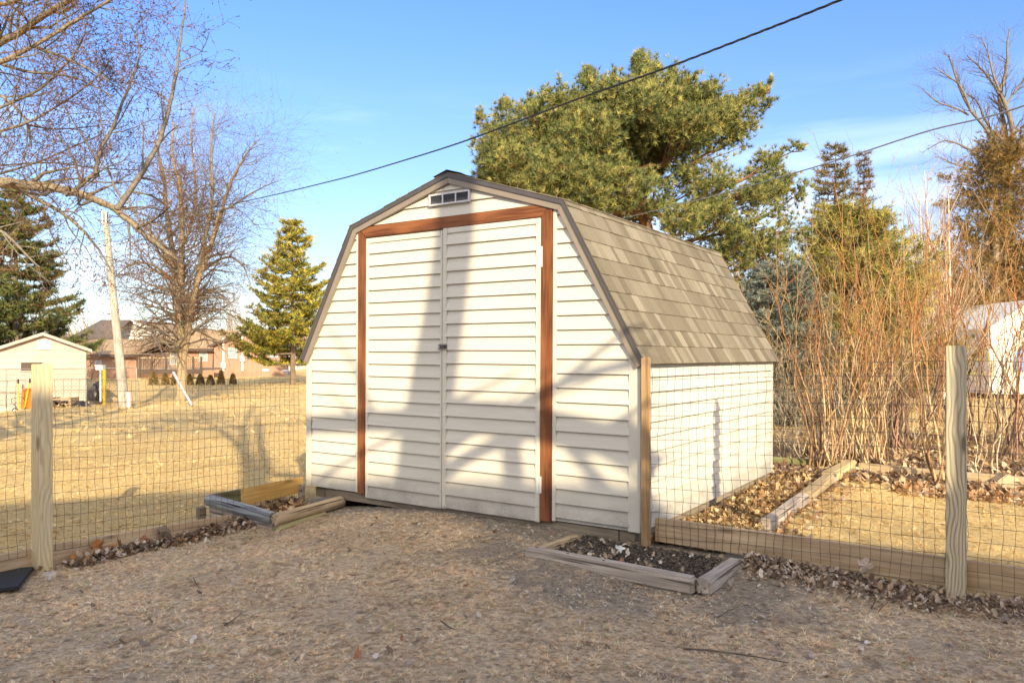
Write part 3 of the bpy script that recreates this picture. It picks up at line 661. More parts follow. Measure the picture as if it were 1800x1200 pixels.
# ------------------------------------------------------------ grass, leaves, chips
def blades(name, label, n, yr, xl, length, width, pal, w, flat, avoid=True, clump=.6, mask=None):
    y = np.sqrt(rng.uniform(yr[0]**2, yr[1]**2, n)); x = rng.uniform(-1, 1, n)*(xl*y+.2)
    X, Y = toshed(x, y); keep = ~((abs(X) < 1.53) & (Y > -.04) & (Y < 3.12))
    keep &= rng.random(n) < np.clip(.55+clump*snoise(x, y, 3.2, 11)+clump*.5*snoise(x, y, 9, 12), .12, 1)
    if avoid: keep &= rng.random(n) > soilmask(x, y)*.97
    if mask is not None: keep &= mask(x, y, X, Y)
    x, y = x[keep], y[keep]; nt_ = len(x); tc = pick(pal, nt_, .22, w)*(1+.28*snoise(x, y, 1.2, 21)+.18*snoise(x, y, .35, 22))[:, None]
    az = rng.uniform(0, 6.283, nt_); sz = rng.uniform(.6, 1.35, nt_); nb = 12; rad = length*.45
    rep = lambda q: np.repeat(q, nb, 0)
    a = rep(az)+rng.normal(0, 1.1, nt_*nb); el = rng.uniform(*flat, nt_*nb); r_ = rad*rng.random(nt_*nb); ra = rng.uniform(0, 6.283, nt_*nb)
    X = rep(x)+r_*np.cos(ra); Y = rep(y)+r_*np.sin(ra); Z = G(x, y); Z = rep(Z)
    d = np.stack([np.cos(a)*np.cos(el), np.sin(a)*np.cos(el), np.sin(el)], 1)
    V, Fc = tri_cloud(np.stack([X, Y, Z], 1), d, length*rep(sz)*rng.uniform(.6, 1.4, nt_*nb), width)
    V = V.reshape(-1, 3, 3); V[:, :2, 2] = Z[:, None]+rng.uniform(0, .010, (nt_*nb, 1))*(length/.034); V = V.reshape(-1, 3)
    c = rep(tc)*rng.uniform(.72, 1.2, (nt_*nb, 1)); o = mesh_np(name, V, [Fc], M_grass, col=np.repeat(c, 3, 0)); return tagit(o, label, 'grass', kind='stuff')
PG = [(.84,.64,.40),(.70,.59,.45),(.46,.31,.185),(.48,.46,.23),(.88,.76,.54),(.77,.52,.31)]
WG = [.30,.20,.15,.05,.14,.16]
fm = lambda x, y, X, Y: ~((X < -1.62) | ((X > 1.5) & (Y > .03)))
blades('grass', 'short matted dormant grass in the shaded foreground', 92000, (2.5, 6.6), .70, .026, .0027, PG, WG, (.0, .7), mask=fm)
PS = [(.86,.64,.30),(.76,.54,.23),(.90,.73,.43),(.54,.37,.16)]
bm_ = lambda x, y, X, Y: (X < -1.66) | ((X > ax_+.05) & (Y > .12) & (Y < 3.4)) | (Y > 5.5)
blades('grass', 'straw yellow dormant lawn grass beyond the fences', 60000, (3.4, 14), .72, .034, .0052, PS, [.33,.3,.17,.2], (.05, .8), mask=bm_, avoid=False)
blades('grass', 'distant straw yellow lawn grass out to the houses', 26000, (14, 60), .72, .12, .018, PS, [.33,.3,.17,.2], (.1, .9), mask=bm_, avoid=False)
def leafs(name, label, pts, size, pal, w=None, lift=.012):
    """curled leaves: a lobed outline of three bent pieces"""
    n = len(pts); s = size*rng.uniform(.5, 1.35, n); yaw = rng.uniform(0, 6.28, n)
    tilt = rng.normal(0, .55, (n, 2)); curl = rng.uniform(-.2, .9, n)
    base = np.array([(-.5,0),(-.22,.34),(.08,.26),(.25,.42),(.5,.02),(.22,-.40),(.05,-.22),(-.25,-.36),(0,0)])
    V = np.zeros((n, 9, 3)); 
    b = base[None]*(1+rng.normal(0, .12, (n, 9, 2)))
    lx, ly = b[..., 0], b[..., 1]; lz = curl[:, None]*(lx**2+ly**2)*.9+rng.normal(0, .05, (n, 9))
    lx = lx*(1-.25*abs(curl[:, None])); c, s_ = np.cos(yaw)[:, None], np.sin(yaw)[:, None]
    X = lx*c-ly*s_; Y = lx*s_+ly*c; Z = lz+X*tilt[:, :1]+Y*tilt[:, 1:]
    Z = Z-Z.min(1, keepdims=True)*.75
    V[..., 0] = pts[:, :1]+X*s[:, None]; V[..., 1] = pts[:, 1:2]+Y*s[:, None]; V[..., 2] = pts[:, 2:3]+Z*s[:, None]+lift*rng.random((n, 1))
    ii = np.arange(n)[:, None]*9
    Fc = np.concatenate([ii+np.array([[8, k, (k+1) % 8]]) for k in range(8)], 0)
    col = np.repeat(pick(pal, n, .25, w), 9, 0)
    o = mesh_np(name, V.reshape(-1, 3), [Fc], M_leaf, col=col); return tagit(o, label, 'leaves', kind='stuff')
PL = [(.34,.23,.15),(.46,.36,.26),(.24,.16,.11),(.55,.47,.38),(.40,.24,.13),(.16,.115,.085)]
def scat(n, f): 
    q = [f() for _ in range(n)]; q = np.array(q); return np.stack([q[:, 0], q[:, 1], G(q[:, 0], q[:, 1])], 1)
def rowpts(n, X0, Y0, X1, Y1, sd, pile=0):
    t = rng.random(n); o = rng.normal(0, 1, n)*sd; X = X0+(X1-X0)*t; Y = Y0+(Y1-Y0)*t
    if abs(X1-X0) > abs(Y1-Y0): Y = Y+o
    else: X = X+o
    x = SX+X*CA-Y*SA; y = SY+X*SA+Y*CA; z = G(x, y)+pile*rng.random(n)*np.exp(-(o/(sd+1e-6))**2)
    return np.stack([x, y, z], 1)
leafs('leaf_litter', 'brown fallen leaves piled along the foot of the left fence board',
      np.concatenate([rowpts(1300, -1.50, -2.0, -1.50, -.62, .045, .05), rowpts(500, -1.5, -1.2, -1.42, -.62, .07, .05), rowpts(120, -1.53, -3.2, -1.53, -2.1, .03, .03)]), .036, PL)
leafs('leaf_litter', 'greyish fallen leaves along the foot of the right fence board',
      np.concatenate([rowpts(1900, 2.2, -.02, 4.2, -.02, .055, .055), rowpts(800, 2.3, -.14, 3.2, -.16, .10, .01), rowpts(600, 3.2, -.12, 4.1, -.2, .09, .03)]), .028, [(.36,.27,.19),(.48,.38,.28),(.27,.20,.15),(.18,.12,.085),(.44,.30,.19),(.58,.50,.42)])
XX = rng.uniform(1.56, ax_-.02, 8000); YY = rng.uniform(.1, 3.5, 8000); x_ = SX+XX*CA-YY*SA; y_ = SY+XX*SA+YY*CA
leafs('leaf_litter', 'golden brown leaves covering the strip beside the shed wall', np.stack([x_, y_, G(x_, y_)], 1), .042, [(.46,.29,.13),(.52,.37,.19),(.30,.17,.08),(.60,.47,.28),(.20,.12,.06)])
n = 9000; XX = rng.uniform(1.2, 6.5, n); YY = 3.3+abs(rng.normal(0, 1.6, n))-.1*rng.random(n); x_ = SX+XX*CA-YY*SA; y_ = SY+XX*SA+YY*CA
leafs('leaf_litter', 'brown leaf litter on the ground under the bare shrubs', np.stack([x_, y_, G(x_, y_)], 1), .06, [(.42,.26,.14),(.50,.36,.22),(.26,.15,.09),(.16,.10,.07),(.56,.44,.3)])
leafs('leaf_litter', 'dry leaves lying inside the left log bed', rowpts(360, -1.62, -.66, -1.62, -.05, .16, .02), .05, [(.50,.33,.17),(.38,.23,.12),(.58,.44,.26),(.2,.13,.08)])
n = 420; y_ = np.sqrt(rng.uniform(2.6**2, 5.6**2, n)); x_ = rng.uniform(-.7, .7, n)*y_; X, Y = toshed(x_, y_); k = (Y < -.05) & (X > -1.5); x_, y_ = x_[k], y_[k]
leafs('leaf_litter', 'scattered small leaf scraps on the shaded foreground lawn', np.stack([x_, y_, G(x_, y_)], 1), .028, [(.30,.24,.19),(.42,.37,.32),(.20,.14,.10),(.55,.50,.45),(.33,.16,.10)])
n = 260; XX = ax_+.05+abs(rng.normal(0, .16, n)); YY = rng.uniform(.2, 3.1, n); x_ = SX+XX*CA-YY*SA; y_ = SY+XX*SA+YY*CA
leafs('leaf_litter', 'few dry leaves blown against the right side of the long timbers', np.stack([x_, y_, G(x_, y_)], 1), .042, [(.50,.30,.15),(.36,.2,.1),(.6,.45,.3)])
n = 2600; XX = rng.uniform(2.6, 4.6, n); YY = 3.15+rng.normal(0, .12, n); x_ = SX+XX*CA-YY*SA; y_ = SY+XX*SA+YY*CA
leafs('leaf_litter', 'band of orange brown leaves caught against the rear timbers', np.stack([x_, y_, G(x_, y_)], 1), .05, [(.50,.30,.15),(.36,.2,.1),(.6,.45,.3)])
def chips(name, label, n, size, pal, where):
    q = where(n); n = len(q); s = size*rng.uniform(.4, 1.6, n)
    V = np.zeros((n, 5, 3)); a = rng.uniform(0, 6.28, n)
    for k, (dx, dy, dz) in enumerate(((-1,-.6,0),(1,-.5,0),(.9,.6,0),(-.8,.7,0),(0,0,.7))):
        r = rng.uniform(.6, 1.2, n); V[:, k, 0] = q[:, 0]+(dx*np.cos(a)-dy*np.sin(a))*s*r; V[:, k, 1] = q[:, 1]+(dx*np.sin(a)+dy*np.cos(a))*s*r; V[:, k, 2] = q[:, 2]+dz*s*r-.001
    ii = np.arange(n)[:, None]*5; Fc = np.concatenate([ii+np.array([f]) for f in ((0,1,4),(1,2,4),(2,3,4),(3,0,4))], 0)
    o = mesh_np(name, V.reshape(-1, 3), [Fc], M_stone, col=np.repeat(pick(pal, n, .3), 5, 0)); return tagit(o, label, 'gravel', kind='stuff')
def wsoil(n):
    x = rng.uniform(-2, 2.3, n*3); y = rng.uniform(3.3, 6.6, n*3); X, Y = toshed(x, y)
    k = (rng.random(n*3) < soilmask(x, y)**2*.9+.0) & (Y < -.01); x, y = x[k], y[k]; return np.stack([x, y, G(x, y)], 1)
chips('gravel', 'pale wood chips and pebbles on the bare soil before the shed', 14000, .0052, [(.42,.37,.30),(.30,.26,.21),(.50,.45,.38),(.20,.17,.14),(.14,.12,.10)], wsoil)
def wbed(n):
    s = rng.random(n*2); t = rng.random(n*2); q = lft[None]+exx[None]*(.08+.9*s)[:, None]+eyy[None]*(.06+.55*t)[:, None]
    return np.stack([q[:, 0], q[:, 1], G(q[:, 0], q[:, 1])+.012*rng.random(n*2)], 1)
chips('gravel', 'dark crumbly compost and chips inside the small timber bed', 2600, .008, [(.06,.05,.04),(.08,.065,.052),(.035,.03,.026),(.05,.04,.033),(.15,.115,.085)], wbed)
q_ = wbed(60); leafs('leaf_litter', 'few dry leaves on the dark soil inside the small timber bed', q_+np.array([0,0,.006]), .030, [(.40,.30,.2),(.28,.2,.13),(.55,.48,.4)])
# single remarkable leaves
def one_leaf(u, v, y, size, col, label, upright=False, grp=None):
    p = P(u, v, y); pts = []; lob = [1,.45,.85,.4,.95,.4,.85,.45,.6,.35]
    for k in range(20):
        a = 2*math.pi*k/20; r = size*(.55+.45*abs(math.cos(2.5*a)))*rng.uniform(.85, 1.1); pts.append((r*math.cos(a), r*math.sin(a), .25*r*math.sin(2*a+1)+rng.normal(0, size*.06)))
    V = [(0,0,size*.12)]+pts; Fc = [(0, 1+k, 1+(k+1) % 20) for k in range(20)]
    o = mesh_np('dry_leaf', V, [np.array(Fc)], M_leaf, col=np.array([col]*21)); o.location = p
    o.rotation_euler = (math.radians(80 if upright else 25), rng.uniform(-.4, .4), ANG+math.radians(90) if upright and u < 900 else rng.uniform(-.5, .5))
    m = o.modifiers.new('s', 'SOLIDIFY'); m.thickness = .0012
    return tagit(o, label, 'leaf', grp)
def lfy(u):   # depth of left fence plane a little in front of the wires
    X = -1.555; # solve along the ray
    r = (u-900)/F; q = np.array([SX+X*CA, SY+X*SA]); # q + t*(-SA,CA)
    t = (r*q[1]-q[0])/(-SA-r*CA); return q[1]+t*CA
def rfy(u):
    Y = -.02; r = (u-900)/F; q = np.array([SX-Y*SA, SY+Y*CA]); t = (r*q[1]-q[0])/(CA-r*SA); return q[1]+t*SA
one_leaf(288, 934, lfy(288), .050, (.24,.19,.14), 'large curled grey-brown leaf hanging in the left wire mesh', True)
one_leaf(254, 948, lfy(254), .034, (.36,.17,.09), 'small reddish brown leaf stuck on the left fence board', True)
one_leaf(172, 958, lfy(172), .045, (.42,.17,.06), 'rust orange leaf at the top of the leaf pile by the left post', True)
one_leaf(137, 979, lfy(137)-.03, .048, (.52,.24,.07), 'bright orange leaf standing nearest the left fence post', True)
one_leaf(166, 972, lfy(166)-.02, .048, (.40,.21,.10), 'brown upright leaf between two orange leaves by the left fence', True)
one_leaf(200, 962, lfy(200)-.01, .036, (.50,.25,.11), 'light orange leaf on the right end of the orange leaf pile', True)
one_leaf(1521, 995, rfy(1521), .050, (.50,.40,.32), 'pale brown leaf caught in the right wire mesh', True)
one_leaf(1547, 1029, rfy(1547)-.05, .028, (.58,.33,.16), 'single tan-orange leaf below the right fence board')
one_leaf(1089, 962, 4.45, .034, (.70,.68,.64), 'whitish flat leaf lying on the dark soil near the corner post')
one_leaf(88, 1008, 4.55, .04, (.52,.46,.42), 'pale pinkish leaf at the foot of the left fence post')
# twigs on the lawn
def twig(px, label, r=.004):
    pts = []
    for u, v in px: q = gpix(u, v); pts.append(q+np.array([0,0,.012+r]))
    V, Fq, _ = tubes([(pts, np.linspace(r, r*.4, len(pts)))], 5, [np.array((.12,.10,.085))]); o = mesh_np('twig', V, [Fq], M_bark, col=_)
    return tagit(o, label, 'twig')
twig([(1200,1146),(1245,1149),(1290,1155),(1330,1161),(1385,1172)], 'long dark twig on the lawn at the lower right', .005)
twig([(1262,1090),(1280,1078),(1315,1066)], 'thin curved grey twig right of the timber bed', .003)
twig([(775,1097),(790,1108),(803,1113)], 'short dark twig on the lawn below the shed doors', .004)
twig([(395,1104),(410,1095),(425,1083)], 'short dark twig at lower left of the lawn', .004)
twig([(340,1020),(345,1030),(349,1037)], 'tiny twig standing out left of the shed', .003)
twig([(1133,1030),(1150,1015),(1160,999),(1172,999)], 'thin pale looping stem on the timber bed front', .002)
# ------------------------------------------------------------ overhead cables
def cable(ctrl, r, name, label, mat, strands=2, pitch=.5, n=260):
    c = np.array(ctrl); t = np.concatenate([[0], np.cumsum(np.linalg.norm(np.diff(c, axis=0), axis=1))])
    # Catmull-Rom through the points
    T = np.linspace(0, t[-1], n); pts = np.zeros((n, 3))
    for i, s in enumerate(T):
        k = min(max(np.searchsorted(t, s)-1, 0), len(c)-2); f = (s-t[k])/(t[k+1]-t[k])
        p0, p1, p2, p3 = c[max(k-1, 0)], c[k], c[k+1], c[min(k+2, len(c)-1)]
        m1 = (p2-p0)/(t[k+1]-t[max(k-1, 0)])*(t[k+1]-t[k]); m2 = (p3-p1)/(t[min(k+2, len(c)-1)]-t[k])*(t[k+1]-t[k])
        pts[i] = (2*f**3-3*f**2+1)*p1+(f**3-2*f**2+f)*m1+(-2*f**3+3*f**2)*p2+(f**3-f**2)*m2
    tt = unit(np.gradient(pts, axis=0)); e1 = unit(np.cross(tt, [0,0,1.])); e2 = np.cross(tt, e1)
    L = []
    for k in range(strands):
        a = T/pitch*6.283+k*6.283/strands; off = r*.75 if strands > 1 else 0
        L.append((pts+off*(np.cos(a)[:, None]*e1+np.sin(a)[:, None]*e2), r if strands == 1 else r*.7))
    V, Fq, _ = tubes(L, 6); o = mesh_np(name, V, [Fq], mat, smooth=True); return tagit(o, label, 'cable')
PB = gpix(219, 716); PTOP = P(184, 372, PB[1]+.1)
at_ = P(187, 398, PB[1])
cable([at_, P(410,358,15.8), P(600,314,11.4), P(717,280,9.9), P(820,247,8.63), P(1033,168,6.9), P(1170,120,6.15), P(1327,60,5.55), P(1478,0,5.0), (6.5,-1,2.4), (10.2,-8,2.8)], .0068, 'power_cable',
      'twisted black overhead cable crossing above the shed roof', mat_plain('cable_black', (.022,.022,.024), .5, .1), 3, .32, 900)
cable([(7.6,-8,2.4),(5.2,-1.5,1.85),P(1800,186,5.0),P(1633,230,5.9),P(1500,273,6.9),P(1387,307,8.0),P(1260,343,9.9),P(1140,373,12.6),P(1000,408,20),(-4.5,62,6.4)], .0062, 'phone_cable',
      'thin grey overhead cable crossing before the pine at right', mat_plain('cable_grey', (.30,.30,.31), .45, .1), 1, 1, 500)
# ------------------------------------------------------------ utility pole with guy wire
up_ = empty('utility_pole', tuple(PB), 'leaning weathered pale wooden utility pole on the left lawn', 'utility pole')
V, Fq, C = tubes([([PB+(0,0,-.3), PB*.9+PTOP*.1, PB*.5+PTOP*.5, PTOP], [.19,.175,.135,.10])], 12, [np.array((.46,.41,.35))])
mesh_np('pole_shaft', V, [Fq], mat_wood('pole_wood', (.50,.45,.38), (.26,.22,.18), 1, 'Z', .85, knots=False), up_, smooth=True)
V, Fq, _ = tubes([([PTOP+(-.03,-.1,-.0), PTOP+(-.03,-.1,-.5)], .05), ([PTOP+(-.2,-.12,-.35), PTOP+(.25,-.12,-.35)], .03), ([PTOP+(.1,-.1,-.1), PTOP+(.1,-.1,-.45)], .045)], 8); mesh_np('insulator', V, [Fq], M_metal, up_)
q = gpix(226, 716); mb = MB(); mb.box((-.07,-.07,0),(.07,.07,.58)); o = mb.build('stub_post', mat_plain('white_stub', (.72,.68,.6), .6, .1), None, bevel=.01); o.location = tuple(q); tagit(o, 'short white stub post right beside the utility pole', 'post')
gb = gpix(338, 713); ga = P(190, 452, PB[1]); V, Fq, _ = tubes([([gb, ga], .012)], 5)
gw = empty('guy_wire', tuple(gb), 'slanting steel guy wire of the utility pole with grey guard tube', 'guy wire')
mesh_np('wire', V, [Fq], M_metal, gw); V, Fq, _ = tubes([([gb, gb+(ga-gb)*.215], .05)], 8); mesh_np('guard_tube', V, [Fq], mat_plain('grey_tube', (.36,.37,.40), .45, .1), gw, smooth=True)
#@@PART2@@
# ------------------------------------------------------------ left garage and its clutter
def zat(v, y): return (H-v)/F*y
def gabled(name, label, cat, A, Bp, zb, ze, zp, depth, wallmat, roofmat, ov=.25, th=.10, trim=None):
    """gable end from plan point A to Bp (left to right as seen), depth goes away"""
    A = np.array(A, float); Bp = np.array(Bp, float); e = unit(Bp-A); n = np.array([-e[1], e[0]])
    if n[1] < 0: n = -n
    Wd = np.linalg.norm(Bp-A); t = empty(name, (A[0], A[1], zb), label, cat)
    Q = lambda s, d, z: (A[0]+e[0]*s+n[0]*d, A[1]+e[1]*s+n[1]*d, z)
    mb = MB(); mb.prism([Q(0,0,zb-.4), Q(Wd,0,zb-.4), Q(Wd,0,ze), Q(Wd/2,0,zp), Q(0,0,ze)], (n[0]*depth, n[1]*depth, 0)); mb.build('wall', wallmat, t, True)
    r = empty('roof', Q(Wd/2, 0, zp)); r.parent = t; r.matrix_parent_inverse = inv(t)
    sl = (zp-ze)/(Wd/2)
    for sgn in (-1, 1):
        s0, s1 = Wd/2, (Wd+ov if sgn > 0 else -ov); z1 = ze-ov*sl
        mb = MB(); mb.prism([Q(s0,-ov,zp+.02), Q(s1,-ov,z1+.02), Q(s1,-ov,z1+th), Q(s0,-ov,zp+th)], (n[0]*(depth+2*ov), n[1]*(depth+2*ov), 0))
        mb.build('roof_slope', roofmat, r, True)
        mb = MB(); mb.prism([Q(s0,-ov-.03,zp-.05), Q(s1,-ov-.03,z1-.05), Q(s1,-ov-.03,z1+th+.01), Q(s0,-ov-.03,zp+th+.01)], (n[0]*.028, n[1]*.028, 0)); mb.build('barge_board', trim or M_white, r, True)
    return t, Q, Wd
def window(t, Q, s0, s1, z0, z1, glass=None, frame=None, name='window', bars=1):
    w = empty(name, Q(s0, 0, z0)); w.parent = t; w.matrix_parent_inverse = inv(t)
    mb = MB(); f = .06*(s1-s0)
    def bx(a, b_, c, d_, o0, o1):
        mb.prism([Q(a,-o0,c), Q(b_,-o0,c), Q(b_,-o0,d_), Q(a,-o0,d_)], tuple(np.array(Q(a,-o1,c))-np.array(Q(a,-o0,c))))
    bx(s0-f, s0, z0-f, z1+f, .01, .05); bx(s1, s1+f, z0-f, z1+f, .01, .05); bx(s0, s1, z1, z1+f, .01, .05); bx(s0, s1, z0-f, z0, .01, .05)
    if bars: bx(s0, s1, (z0+z1)/2-f/3, (z0+z1)/2+f/3, .02, .045)
    mb.build('frame', frame or M_white, w, True)
    mb = MB(); bx(s0, s1, z0, z1, .005, .015); mb.build('pane', glass or M_glass, w, True); return w
def mat_bands(name, c, axis_scale, dark=.7, rough=.6, freq=1, nz=.1, vertical=False):
    m, t, b = new_mat(name); g_ = N(t, 'ShaderNodeNewGeometry'); mp = N(t, 'ShaderNodeMapping', {'Vector': g_.outputs['Position'], 'Scale': axis_scale})
    w = N(t, 'ShaderNodeTexWave', {'Vector': mp.outputs[0], 'Scale': freq, 'Distortion': .2 if not vertical else .0}, bands_direction='Z' if not vertical else 'X', wave_profile='SAW')
    n = N(t, 'ShaderNodeTexNoise', {'Vector': g_.outputs['Position'], 'Scale': 1.7, 'Detail': 5})
    c = np.array(c); col = ramp(t, w.outputs[0], [(0, tuple(c*dark)), (.14, tuple(c)), (1, tuple(c*.96))])
    col = mixc(t, 1, col, ramp(t, n.outputs[0], [(.3, (1-nz,)*3), (.7, (1+nz,)*3)]), 'MULTIPLY')
    t.links.new(col, b.inputs[0]); b.inputs['Roughness'].default_value = rough; return m
M_gar = mat_bands('pale_clapboard', (.50, .385, .325), (1,1,1), .5, freq=1.2)
M_roofg = mat_plain('grey_shingle', (.17, .165, .17), .9, .2, 6)
M_rooft = mat_plain('tan_shingle', (.38, .26, .145), .9, .15, 3)
M_roofd = mat_plain('dark_brown_shingle', (.12, .095, .08), .9, .25, 3)
M_brown = mat_bands('red_brown_siding', (.33, .19, .125), (1,1,1), .75, freq=.9, vertical=True)
M_dark = mat_plain('dark_brown_paint', (.075, .05, .04), .7, .2, 4)
gA = np.array([-21.69, 32.27]); gB = np.array([-18.9, 34.0])
gt, Q, Wd = gabled('small_garage', 'pale garage with grey roof at the far left behind the wire fence', 'garage', gA, gB, -2.4, zat(614, 34), zat(588, 33.6), 6.5, M_gar, M_roofg, .22, .07, M_gar)
window(gt, Q, .85, 1.62, zat(651, 33.3), zat(637, 33.3), M_dark, M_gar, bars=0)
window(gt, Q, 1.48, 1.92, zat(613, 33.5), zat(599, 33.5), mat_plain('pale_louvre', (.55,.62,.68), .5, .1), M_white, name='gable_vent')
# orange garden cart leaning on the garage
def at(u, v, y): return P(u, v, y)
ct = empty('garden_cart', at(37, 724, 32.2), 'orange dump cart tipped up against the pale garage with yellow handles', 'garden cart')
yc = 32.3; M_or = mat_plain('orange_plastic', (.80, .17, .02), .45, .06, 4); M_ye = mat_plain('yellow_paint', (.72, .47, .03), .5, .08, 4)
mb = MB(); q = [at(35,719,yc), at(38,686,yc), at(44,682,yc), at(56,683,yc), at(61,690,yc), at(62,719,yc)]; mb.prism(q, (0,.28,0)); mb.build('tray', M_or, ct, True, bevel=.03)
V, Fq, _ = tubes([([at(46,684,yc-.05), at(50,683,yc-.05), at(57,685,yc-.05)], .03)], 6); mesh_np('tray_rim', V, [Fq], M_or, ct)
for a, b_ in (((32,672),(33.5,724)), ((52.5,671),(42,722))):
    V, Fq, _ = tubes([([at(*a, yc-.12), at(*b_, yc-.12)], .032)], 7); mesh_np('handle', V, [Fq], M_ye, ct)
    V, Fq, _ = tubes([([at(a[0], a[1]-6, yc-.12), at(a[0], a[1]+2, yc-.12)], .036)], 7); mesh_np('grip', V, [Fq], M_rubber, ct)
for u in (26.5, 46):
    c = at(u, 722, yc-.25); w = empty('wheel', c); w.parent = ct; w.matrix_parent_inverse = inv(ct)
    a = np.linspace(0, 2*math.pi, 20); V, Fq, _ = tubes([(np.stack([c[0]+.105*np.cos(a), np.full(20, c[1]), c[2]+.105*np.sin(a)], 1), .035)], 7); mesh_np('tyre', V, [Fq], M_rubber, w)
    V, Fq, _ = tubes([([c-(0,.03,0), c+(0,.03,0)], .075)], 12)
    mb = MB(); mb.v = [tuple(x) for x in V]; mb.f = [tuple(f) for f in Fq]+[tuple(range(12)), tuple(range(12, 24))]; mb.c = [(1,1,1)]*len(V); mb.build('rim', M_white, w, True)
V, Fq, _ = tubes([([at(20,701,yc-.1), at(21,709,yc-.1), at(30,715,yc-.1), at(34,712,yc-.1)], .015), ([at(20,701,yc-.1), at(34,697,yc-.1), at(42,699,yc-.1)], .015)], 5); mesh_np('cart_frame', V, [Fq], M_drip, ct)
# firewood rack
yr_ = 31.6; fw = empty('firewood_rack', at(113, 722, yr_), 'low wooden rack of stacked firewood in front of the pale garage', 'firewood rack')
for u in (97, 130):
    mb = MB(); c = at(u, 720, yr_); mb.box((c[0]-.05,c[1]-.3,c[2]-.1),(c[0]+.05,c[1]+.3,c[2]+.52)); mb.build('rack_end', M_tan, fw, True)
c = at(96, 702, yr_); d_ = at(131, 698, yr_); board('rack_rail', tuple(c-(0,.3,0)), tuple(d_-(0,.3,0)), .06, .07, M_tan, fw)
fwk = mat_vcol('firewood_mat', .9, .2, 10)
for i in range(26):
    u = 100+rng.random()*26; v = 721-rng.random()*15; c = at(u, v, yr_); r = .05+.03*rng.random()
    a = np.arange(8)*math.pi/4; ring = np.stack([c[0]+r*np.cos(a), np.full(8, c[1]-.28), c[2]+r*np.sin(a)], 1); V = np.concatenate([ring, ring+(0,.5,0)])
    Fq = [(k, (k+1)%8, 8+(k+1)%8, 8+k) for k in range(8)]; cc = np.array(random.choice([(.45,.33,.2),(.25,.18,.12),(.12,.09,.07)]))
    o = mesh_np('firewood_log', V, [np.array(Fq), np.array([range(8)])], fwk, fw, col=np.repeat(cc[None], 16, 0))
def heap(name, label, cat, uvs, y, mat, r, n=60):
    """lumpy closed blob over given pixels"""
    bm = bmesh.new(); bmesh.ops.create_icosphere(bm, subdivisions=3, radius=1)
    c = at(*uvs, y)
    for v in bm.verts:
        p = v.co; k = 1+.16*math.sin(5*p.x+2*p.z)+.12*math.sin(7*p.y+4*p.x)+rng.normal(0, .02); v.co = Vector((p.x*r[0]*k, p.y*r[1]*k, max(p.z*r[2]*k, -.3*r[2])))
    me = bpy.data.meshes.new(name); bm.to_mesh(me); bm.free(); o = link(name, me, mat); o.location = tuple(c); return tagit(o, label, cat)
M_bag = mat_plain('black_plastic', (.02, .02, .024), .4, .3, 5, bmp=.5)
heap('trash_bag', 'slumped black bag at the foot of the pale garage corner', 'bag', (143, 715), 31.5, M_bag, (.42,.3,.22))
heap('trash_bag', 'taller black bag behind the chain-link fence beside the yellow post', 'bag', (170, 697), 33, M_bag, (.33,.3,.55))
mb = MB(); c = at(172, 715, 33.4); mb.box((c[0]-.45,c[1],c[2]-.2),(c[0]+.35,c[1]+.6,c[2]+.35)); o = mb.build('storage_box', mat_plain('grey_box', (.33,.28,.22), .7, .15), None, bevel=.03); tagit(o, 'low grey-brown box under the black bag by the yellow post', 'box')
mb = MB(); c = at(183.5, 712, 30.6); mb.box((c[0]-.055,c[1]-.05,c[2]-.1),(c[0]+.055,c[1]+.05,c[2]+1.42)); o = mb.build('gate_post', M_ye, None, bevel=.01); tagit(o, 'upright yellow post at the chain-link fence left of the utility pole', 'post')
mb = MB(); c = at(183, 650, 31); mb.box((c[0]-.30,c[1]-.1,c[2]+.0),(c[0]+.0,c[1]+.1,c[2]+.16)); mb.box((c[0]-.33,c[1]-.13,c[2]+.16),(c[0]+.03,c[1]+.13,c[2]+.19)); mb.box((c[0]-.17,c[1]-.03,c[2]-1.3),(c[0]-.11,c[1]+.03,c[2])); o = mb.build('mailbox', M_white, None, bevel=.01); tagit(o, 'small white box on a post behind the chain-link fence', 'box')
# chain-link fence
cf = empty('chain_link_fence', at(150, 716, 30), 'grey chain-link fence with thin top rail before the pale garage', 'fence')
ca_ = np.array(at(-60, 722, 30.0)[:2]); cb_ = np.array(at(241, 712, 30.6)[:2]); Lc = np.linalg.norm(cb_-ca_); ec = unit(cb_-ca_)
zt_ = lambda s: zat(649.5, 30)+(zat(646.5, 30.5)-zat(649.5, 30))*s/Lc
lines = []; sp = .145; hgt = 1.5
for s in np.arange(-1.5, Lc, sp):
    for sg in (1, -1):
        a, b_ = (s, 0), (s+hgt*.9, hgt)
        if sg < 0: a, b_ = (s, hgt), (s+hgt*.9, 0)
        if a[0] < 0 or b_[0] > Lc: continue
        lines.append(([(ca_[0]+ec[0]*a[0], ca_[1]+ec[1]*a[0]+.01*sg, zt_(a[0])-a[1]), (ca_[0]+ec[0]*b_[0], ca_[1]+ec[1]*b_[0]+.01*sg, zt_(b_[0])-b_[1])], .0034))
V, Fq, _ = tubes(lines, 3); mesh_np('chain_link_mesh', V, [Fq], M_wire, cf)
V, Fq, _ = tubes([([(ca_[0], ca_[1], zt_(0)), (cb_[0], cb_[1], zt_(Lc))], .017)], 6); mesh_np('top_rail', V, [Fq], M_metal, cf)
for s in (1.5, 4.5, 6.4, Lc-.02):
    V, Fq, _ = tubes([([(ca_[0]+ec[0]*s, ca_[1]+ec[1]*s, zt_(s)), (ca_[0]+ec[0]*s, ca_[1]+ec[1]*s, zt_(s)-1.75)], .026)], 7); mesh_np('post', V, [Fq], M_metal, cf)
